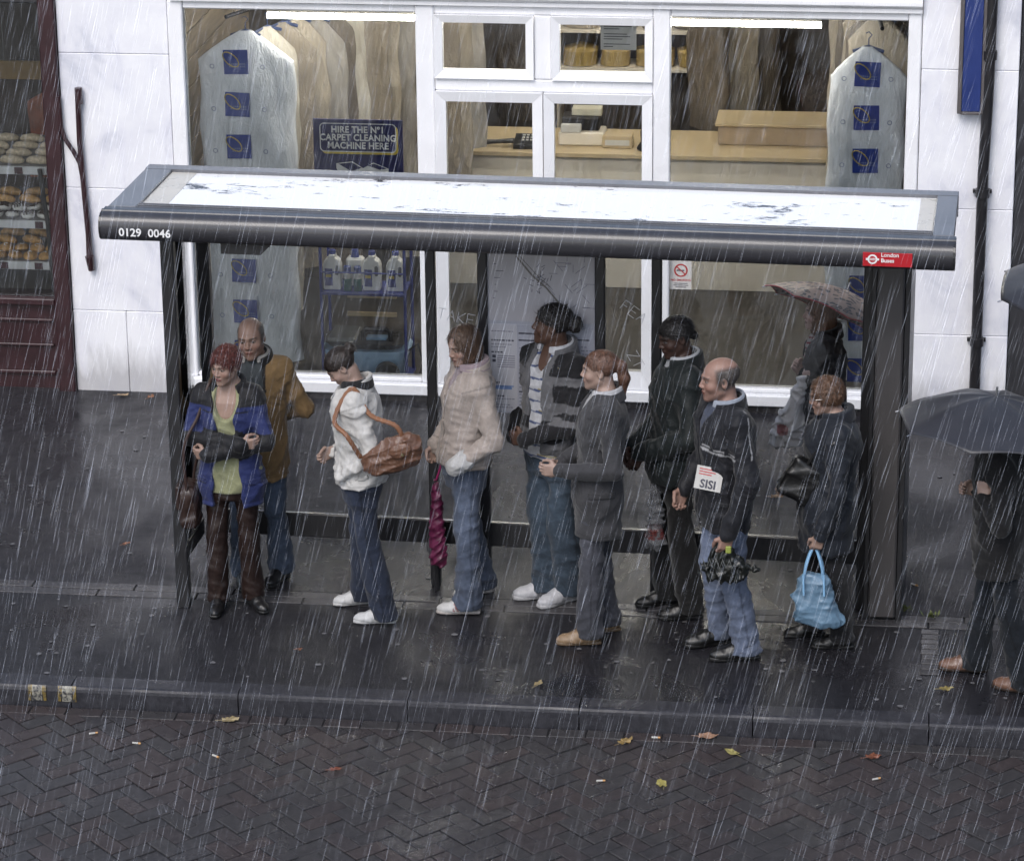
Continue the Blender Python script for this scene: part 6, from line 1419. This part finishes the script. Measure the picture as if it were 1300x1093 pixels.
for y_ in (-.03,.03): strap('handle',curve3([(-.06,y_,-.21),(-.045,y_,-.10),(-.005,y_*.3,-.005),(.035,y_,-.10),(.05,y_,-.21)]),.0075,hb,e)
for x_ in (-.06,.05): strap('tassel_strap',[(x_,-.055,-.14),(x_+.005,-.068,-.26)],.006,hb,e)
def glasses(i,col):
    r=who[i][0]; J,s=who[i][1],who[i][2]; e=empty('glasses'); tag(e,'thin framed glasses worn by the older woman in navy','glasses')
    return e
# ------------------------------------------------------------ umbrellas
def umbrella(name,label,loc,axis,Rr,dome,fabric,trim,grip_z,spin=0,n=8,shaft_r=.006,tip=.05):
    ax_=Vector(axis).normalized(); M=ax_.to_track_quat('Z','Y').to_matrix().to_4x4(); e=empty(name); tag(e,label,'umbrella','umbrellas over the people at the right')
    e.matrix_world=Matrix.Translation(loc)@M@Matrix.Rotation(R(spin),4,'Z')
    mu=24; seg=n*8; vs=[(0,0,dome)];fs=[]
    for i in range(1,mu+1):
        t=i/mu
        for k in range(seg):
            a=2*math.pi*k/seg; u=(k%8)/8; sag=math.sin(u*math.pi)
            r=Rr*t*(1-.055*sag*t**1.2); z=dome*(1-t**2.0)-.0*t - .012*sag*math.sin(t*math.pi) + .02*sag*t**6
            vs.append((r*math.cos(a),r*math.sin(a),z))
    for k in range(seg): fs.append((0,1+k,1+(k+1)%seg))
    for i in range(mu-1):
        for k in range(seg): fs.append((1+i*seg+k,1+(i+1)*seg+k,1+(i+1)*seg+(k+1)%seg,1+i*seg+(k+1)%seg))
    q=MB(); q.add(vs,fs); o=q.build('canopy',fabric,e); o.data.polygons.foreach_set('use_smooth',[True]*len(o.data.polygons)); md=o.modifiers.new('s','SOLIDIFY'); md.thickness=.002; md.offset=1
    if trim is not None:
        q=MB(); q.tube([vs[1+(mu-1)*seg+k%seg] for k in range(seg+1)],.0035,5,False); q.build('edge_trim',trim,e)
    stl=plain('umbrella_steel',(.35,.35,.36),.3,.9)
    q=MB(); q.tube([(0,0,grip_z+.06),(0,0,dome+tip)],shaft_r,8); q.build('shaft',stl,e,True)
    q=MB(); q.tube([(0,0,grip_z+.08),(0,0,grip_z-.06)],[.012,.013],10); q.build('handle',bl,e,True)
    for k in range(n):
        a=2*math.pi*k/n; pts=[(Rr*t*math.cos(a),Rr*t*math.sin(a),dome*(1-t*t)-.006) for t in (.02,.2,.4,.6,.8,1.0)]
        q=MB(); q.tube(pts,.0025,5); rb=q.build('rib',stl,e); q=MB(); q.tube([(0,0,dome-.20),pts[3]],.002,5); q.build('strut',stl,rb)
        q=MB(); q.tube([pts[-1],(pts[-1][0]*1.03,pts[-1][1]*1.03,pts[-1][2]-.006)],.004,6); q.build('rib_tip',stl,rb)
    return e
def leopard():
    m,nt,b=nodes_of('leopard_print'); b.inputs['Roughness'].default_value=.5
    tc=nt.nodes.new('ShaderNodeTexCoord'); nz=noise_node(nt,14,3,.6); vm=nt.nodes.new('ShaderNodeMix'); vm.data_type='VECTOR'; vm.inputs[0].default_value=.06
    nt.links.new(tc.outputs['Object'],vm.inputs[4]); nt.links.new(nz.outputs['Color'],vm.inputs[5])
    v=nt.nodes.new('ShaderNodeTexVoronoi'); v.inputs['Scale'].default_value=26; nt.links.new(vm.outputs[1],v.inputs['Vector'])
    r=ramp(nt,v.outputs['Distance'],[(.0,(.14,.075,.045)),(.20,(.13,.07,.04)),(.25,(.012,.010,.012)),(.42,(.014,.012,.012)),(.47,(.25,.17,.12)),(1,(.28,.19,.14))]); r.color_ramp.interpolation='LINEAR'
    nt.links.new(r.outputs[0],b.inputs['Base Color']); return m
uf=plain('dark_umbrella_fabric',(.019,.0195,.025),.45,var=.15,sheen=.1)
hl_=hand_pt(9,'L',.05)
ax9=Vector((.36,.33,.87)).normalized(); C9=hl_+ax9*.37
umbrella('umbrella','leopard print umbrella with red edge tilted behind a woman\'s head',C9,ax9,.45,.16,leopard(),plain('red_edge',(.30,.02,.03),.5),-.37,spin=10)
hl11=hand_pt(11,'L',.06); ax11=Vector((.07,.03,1)).normalized(); C11=hl11+ax11*(1.50-hl11.z)
umbrella('umbrella','wide dark umbrella hiding the head of the walking person at right',C11,ax11,.50,.165,uf,None,-(1.50-hl11.z),spin=8)
umbrella('umbrella','dark umbrella whose tip just enters the right edge of the picture',(3.02,1.25,1.93),(.12,-.1,1),.55,.17,uf,None,-.45,spin=12)
r12=copy_tree(who[11][0]); r12.location=(3.16,1.16,0); tag(r12,'person mostly outside the right edge under the cut off dark umbrella','person')
# glasses on the older woman
r=who[10]; Hd=HEADS[10]
ge=empty('glasses'); tag(ge,'thin framed glasses worn by the older woman in navy','glasses'); ge.matrix_world=r[0].matrix_world if False else (Matrix.Translation(r[0].location)@Matrix.Rotation(r[0].rotation_euler.z,4,'Z')@Hd)
gm=plain('glasses_frame',(.25,.24,.24),.3,.8)
for sx in (-1,1):
    q=MB(); q.tube([(sx*.032+.023*math.cos(a),.101,.004+.018*math.sin(a)) for a in [2*math.pi*k/18 for k in range(19)]],.0018,5,False); q.build('rim',gm,ge)
    q=MB(); q.tube([(sx*.055,.100,.008),(sx*.076,.07,.010),(sx*.080,.0,.008)],.0018,5); q.build('temple',gm,ge)
    q=MB(); q.add([(sx*.032+.021*math.cos(2*math.pi*k/14),.1005,.004+.0165*math.sin(2*math.pi*k/14)) for k in range(14)],[tuple(range(14))]); q.build('lens',shopglass,ge)
q=MB(); q.tube([(-.009,.102,.008),(0,.106,.010),(.009,.102,.008)],.0018,5); q.build('bridge',gm,ge)
# ------------------------------------------------------------ leaves and litter
def leaf_mesh(seed,col,L=.06):
    rg=random.Random(seed); n=18; vs=[(0,0,.006)]; fs=[]
    for k in range(n):
        a=2*math.pi*k/n; r=L*(.55+.30*abs(math.cos(a*2.5))+rg.uniform(-.08,.08))*(1.15 if abs(math.sin(a/2))<.4 else .9)
        vs.append((r*math.cos(a),r*.75*math.sin(a),.004+.016*rg.random()*(r/L)))
    fs=[(0,1+k,1+(k+1)%n) for k in range(n)]
    q=MB(); q.add(vs,fs); q.tube([(-L*.5,0,.006),(-L*1.2,.01,.004)],.0015,4); return q.mesh('leaf',plain('leaf_%d'%seed,tuple(c_*.55 for c_ in col),.45,var=.3,scale=60))
for k,(x_,y_,z_,col,L_,rz,lab) in enumerate([
 (-1.505,-.10,ZR,(.42,.33,.17),.062,.3,'pale straw coloured leaf in the gutter at left'),(.611,-.155,ZR,(.40,.27,.10),.055,.9,'yellow brown leaf by the gutter near the middle'),
 (.842,-.63,ZR,(.42,.36,.10),.05,2.0,'yellow leaf lying on the bricks near the middle'),(1.90,-.20,ZR,(.26,.09,.045),.055,.5,'rust red leaf on the bricks at right'),
 (1.179,-.229,ZR,(.46,.40,.14),.05,2.6,'bright yellow pointed leaf on the bricks right of the middle'),(1.031,-.045,ZR,(.44,.26,.17),.065,.1,'long orange brown leaf against the kerb'),
 (-.841,-.631,ZR,(.25,.07,.035),.042,.4,'small red brown leaf on the bricks left of the middle'),(.107,.271,0,(.44,.34,.16),.042,1.2,'pale leaf on the dark pavement near the kerb'),
 (2.271,.43,0,(.34,.27,.09),.05,.2,'olive yellow leaf at the feet of the walking person'),(-1.252,.592,0,(.25,.10,.05),.025,.2,'tiny brown leaf on the pavement below the woman in white'),
 (-2.566,2.01,0,(.30,.12,.06),.03,.7,'small orange leaf on the pavement left of the shelter post'),(1.247,3.162,0,(.36,.20,.08),.05,.1,'orange leaf on the pavement behind the shelter'),
 (-3.22,4.62,0,(.40,.28,.16),.05,.2,'pale brown leaf at the foot of the left white pier'),(-3.02,4.60,0,(.30,.13,.06),.04,1.2,'red brown leaf at the foot of the left white pier')]):
    o=link('fallen_leaf',leaf_mesh(k+1,col,L_),loc=(x_,y_,z_+.003),rot=(0,0,rz)); tag(o,lab,'leaf','fallen leaves')
but=plain('cigarette_paper',(.40,.39,.36),.7); butf=plain('cigarette_filter',(.45,.25,.10),.7)
for k,(x_,y_,z_,rz,lab) in enumerate([(-2.196,-.336,ZR,.4,'white cigarette end on the bricks at far left'),(-1.941,-.426,ZR,-.1,'second cigarette end from the left on the bricks'),(-1.494,-.531,ZR,-.6,'third cigarette end from the left on the bricks'),(1.914,-.457,ZR,.5,'cigarette end near the rust red leaf'),(.52,-.619,ZR,.2,'cigarette end beside the yellow leaf near the middle'),(.758,-.082,ZR,0,'cigarette end in the gutter near the middle'),(2.09,1.86,0,-.6,'cigarette end on the pavement right of the end panel')]):
    e=empty('cigarette_end',(x_,y_,z_+.006),rz); tag(e,lab,'litter','cigarette ends on the ground'); MB().tube([(-.012,0,0),(.02,0,0)],.0055,8).build('paper',but,e,True); MB().tube([(.0205,0,0),(.034,0,0)],.0055,8).build('filter',butf,e,True)
gum=MB(); rg=random.Random(8)
def fleck(B,x,y,z,r,asp=1.0):
    n=7; B.add([(x+r*asp*math.cos(2*math.pi*k/n)*rg.uniform(.7,1.2),y+r*math.sin(2*math.pi*k/n)*rg.uniform(.7,1.2),z) for k in range(n)],[tuple(range(n))])
for k in range(260):
    x,y=rg.uniform(-3.6,3.0),rg.choice([rg.uniform(.16,1.2),rg.uniform(1.45,4.6)]); fleck(gum,x,y,.0025,rg.uniform(.006,.019))
tag(gum.build('chewing_gum_spots',plain('trodden_gum',(.11,.11,.115),.6,var=.5,scale=3)),'pale trodden gum spots dotted over the dark pavement','gum',kind='stuff')
# small weeds growing in the slab joint
wm=plain('weed_green',(.09,.11,.03),.6,var=.4,scale=50)
for k,(x_,y_,lab) in enumerate(((2.045,1.50,'small green weed at the foot of the grey end panel'),(2.20,1.40,'small green weed in the slab joint right of the end panel'))):
    e=empty('weed',(x_,y_,0)); tag(e,lab,'plant','weeds in the paving'); q=MB(); rg=random.Random(50+k)
    for j in range(22):
        a=rg.uniform(0,6.28); L_=rg.uniform(.02,.05); b0=Vector((rg.gauss(0,.02),rg.gauss(0,.015),.0)); tp=b0+Vector((math.cos(a)*L_*.7,math.sin(a)*L_*.7,rg.uniform(.015,.04))); sd=Vector((-math.sin(a),math.cos(a),0))*.007
        md=(b0+tp)/2; q.add([b0,md+sd,tp,md-sd],[(0,1,2,3)])
    q.build('leaves',wm,e); MB().tube([(0,0,0),(.005,0,.03)],.002,4).build('stem',wm,e)
# ------------------------------------------------------------ rain falling in front of and around the shelter
def rain_mat():
    m=bpy.data.materials.new('falling_rain'); m.use_nodes=True; nt=m.node_tree; nt.nodes.remove(nt.nodes['Principled BSDF']); out=nt.nodes['Material Output']
    t=nt.nodes.new('ShaderNodeBsdfTransparent'); d=nt.nodes.new('ShaderNodeBsdfTranslucent'); d.inputs[0].default_value=(.85,.87,.95,1); df=nt.nodes.new('ShaderNodeBsdfDiffuse'); df.inputs[0].default_value=(.85,.87,.95,1)
    m1=nt.nodes.new('ShaderNodeMixShader'); m1.inputs[0].default_value=.5; nt.links.new(d.outputs[0],m1.inputs[1]); nt.links.new(df.outputs[0],m1.inputs[2])
    ad=nt.nodes.new('ShaderNodeAddShader'); nt.links.new(t.outputs[0],ad.inputs[0]); nt.links.new(m1.outputs[0],ad.inputs[1]); nt.links.new(ad.outputs[0],out.inputs[0])      # clear water that scatters a little sky light
    for nd in (d,df): nd.inputs[0].default_value=(RAIN_A,RAIN_A*1.02,RAIN_A*1.1,1)
    return m
RAIN_A=.145; NR=34000
rr=np.random.RandomState(12)
X=rr.uniform(-5,4.6,NR); Yr=rr.uniform(-8.5,4.5,NR); Z=rr.uniform(.02,5.6,NR); Lr=rr.uniform(.07,.24,NR)*(.6+1.0*rr.rand(NR)**2); rad=.0005+.0009*rr.rand(NR)**2
keep=~((X>-2.45)&(X<2.4)&(Yr>.62)&(Yr<2.0)&(Z<2.7)); X,Yr,Z,Lr,rad=[a[keep] for a in (X,Yr,Z,Lr,rad)]; n=len(X)
dirv=np.stack([-.25+.03*rr.randn(n),.02*rr.randn(n),-np.ones(n)],1); dirv/=np.linalg.norm(dirv,axis=1)[:,None]
A=np.stack([X,Yr,Z],1); V=[]
ang=[(math.cos(2*math.pi*k/3),math.sin(2*math.pi*k/3)) for k in range(3)]
M_=A+dirv*Lr[:,None]*.6; B_=A+dirv*Lr[:,None]; B_[:,2]=np.maximum(B_[:,2],.0)
V=[A]+[M_+np.stack([rad*c_,rad*s_,0*rad],1) for c_,s_ in ang]+[B_]
V=np.stack(V,1).reshape(-1,3); base=np.arange(n)*5
tri=[(0,1,2),(0,2,3),(0,3,1),(4,2,1),(4,3,2),(4,1,3)]
Fq=np.concatenate([np.stack([base+a,base+b_,base+c_],1) for a,b_,c_ in tri])
me=bpy.data.meshes.new('rain'); me.from_pydata(V.tolist(),[],Fq.tolist()); me.materials.append(rain_mat())
tag(link('rain',me),'slanting streaks of falling rain filling the street','rain',kind='stuff')
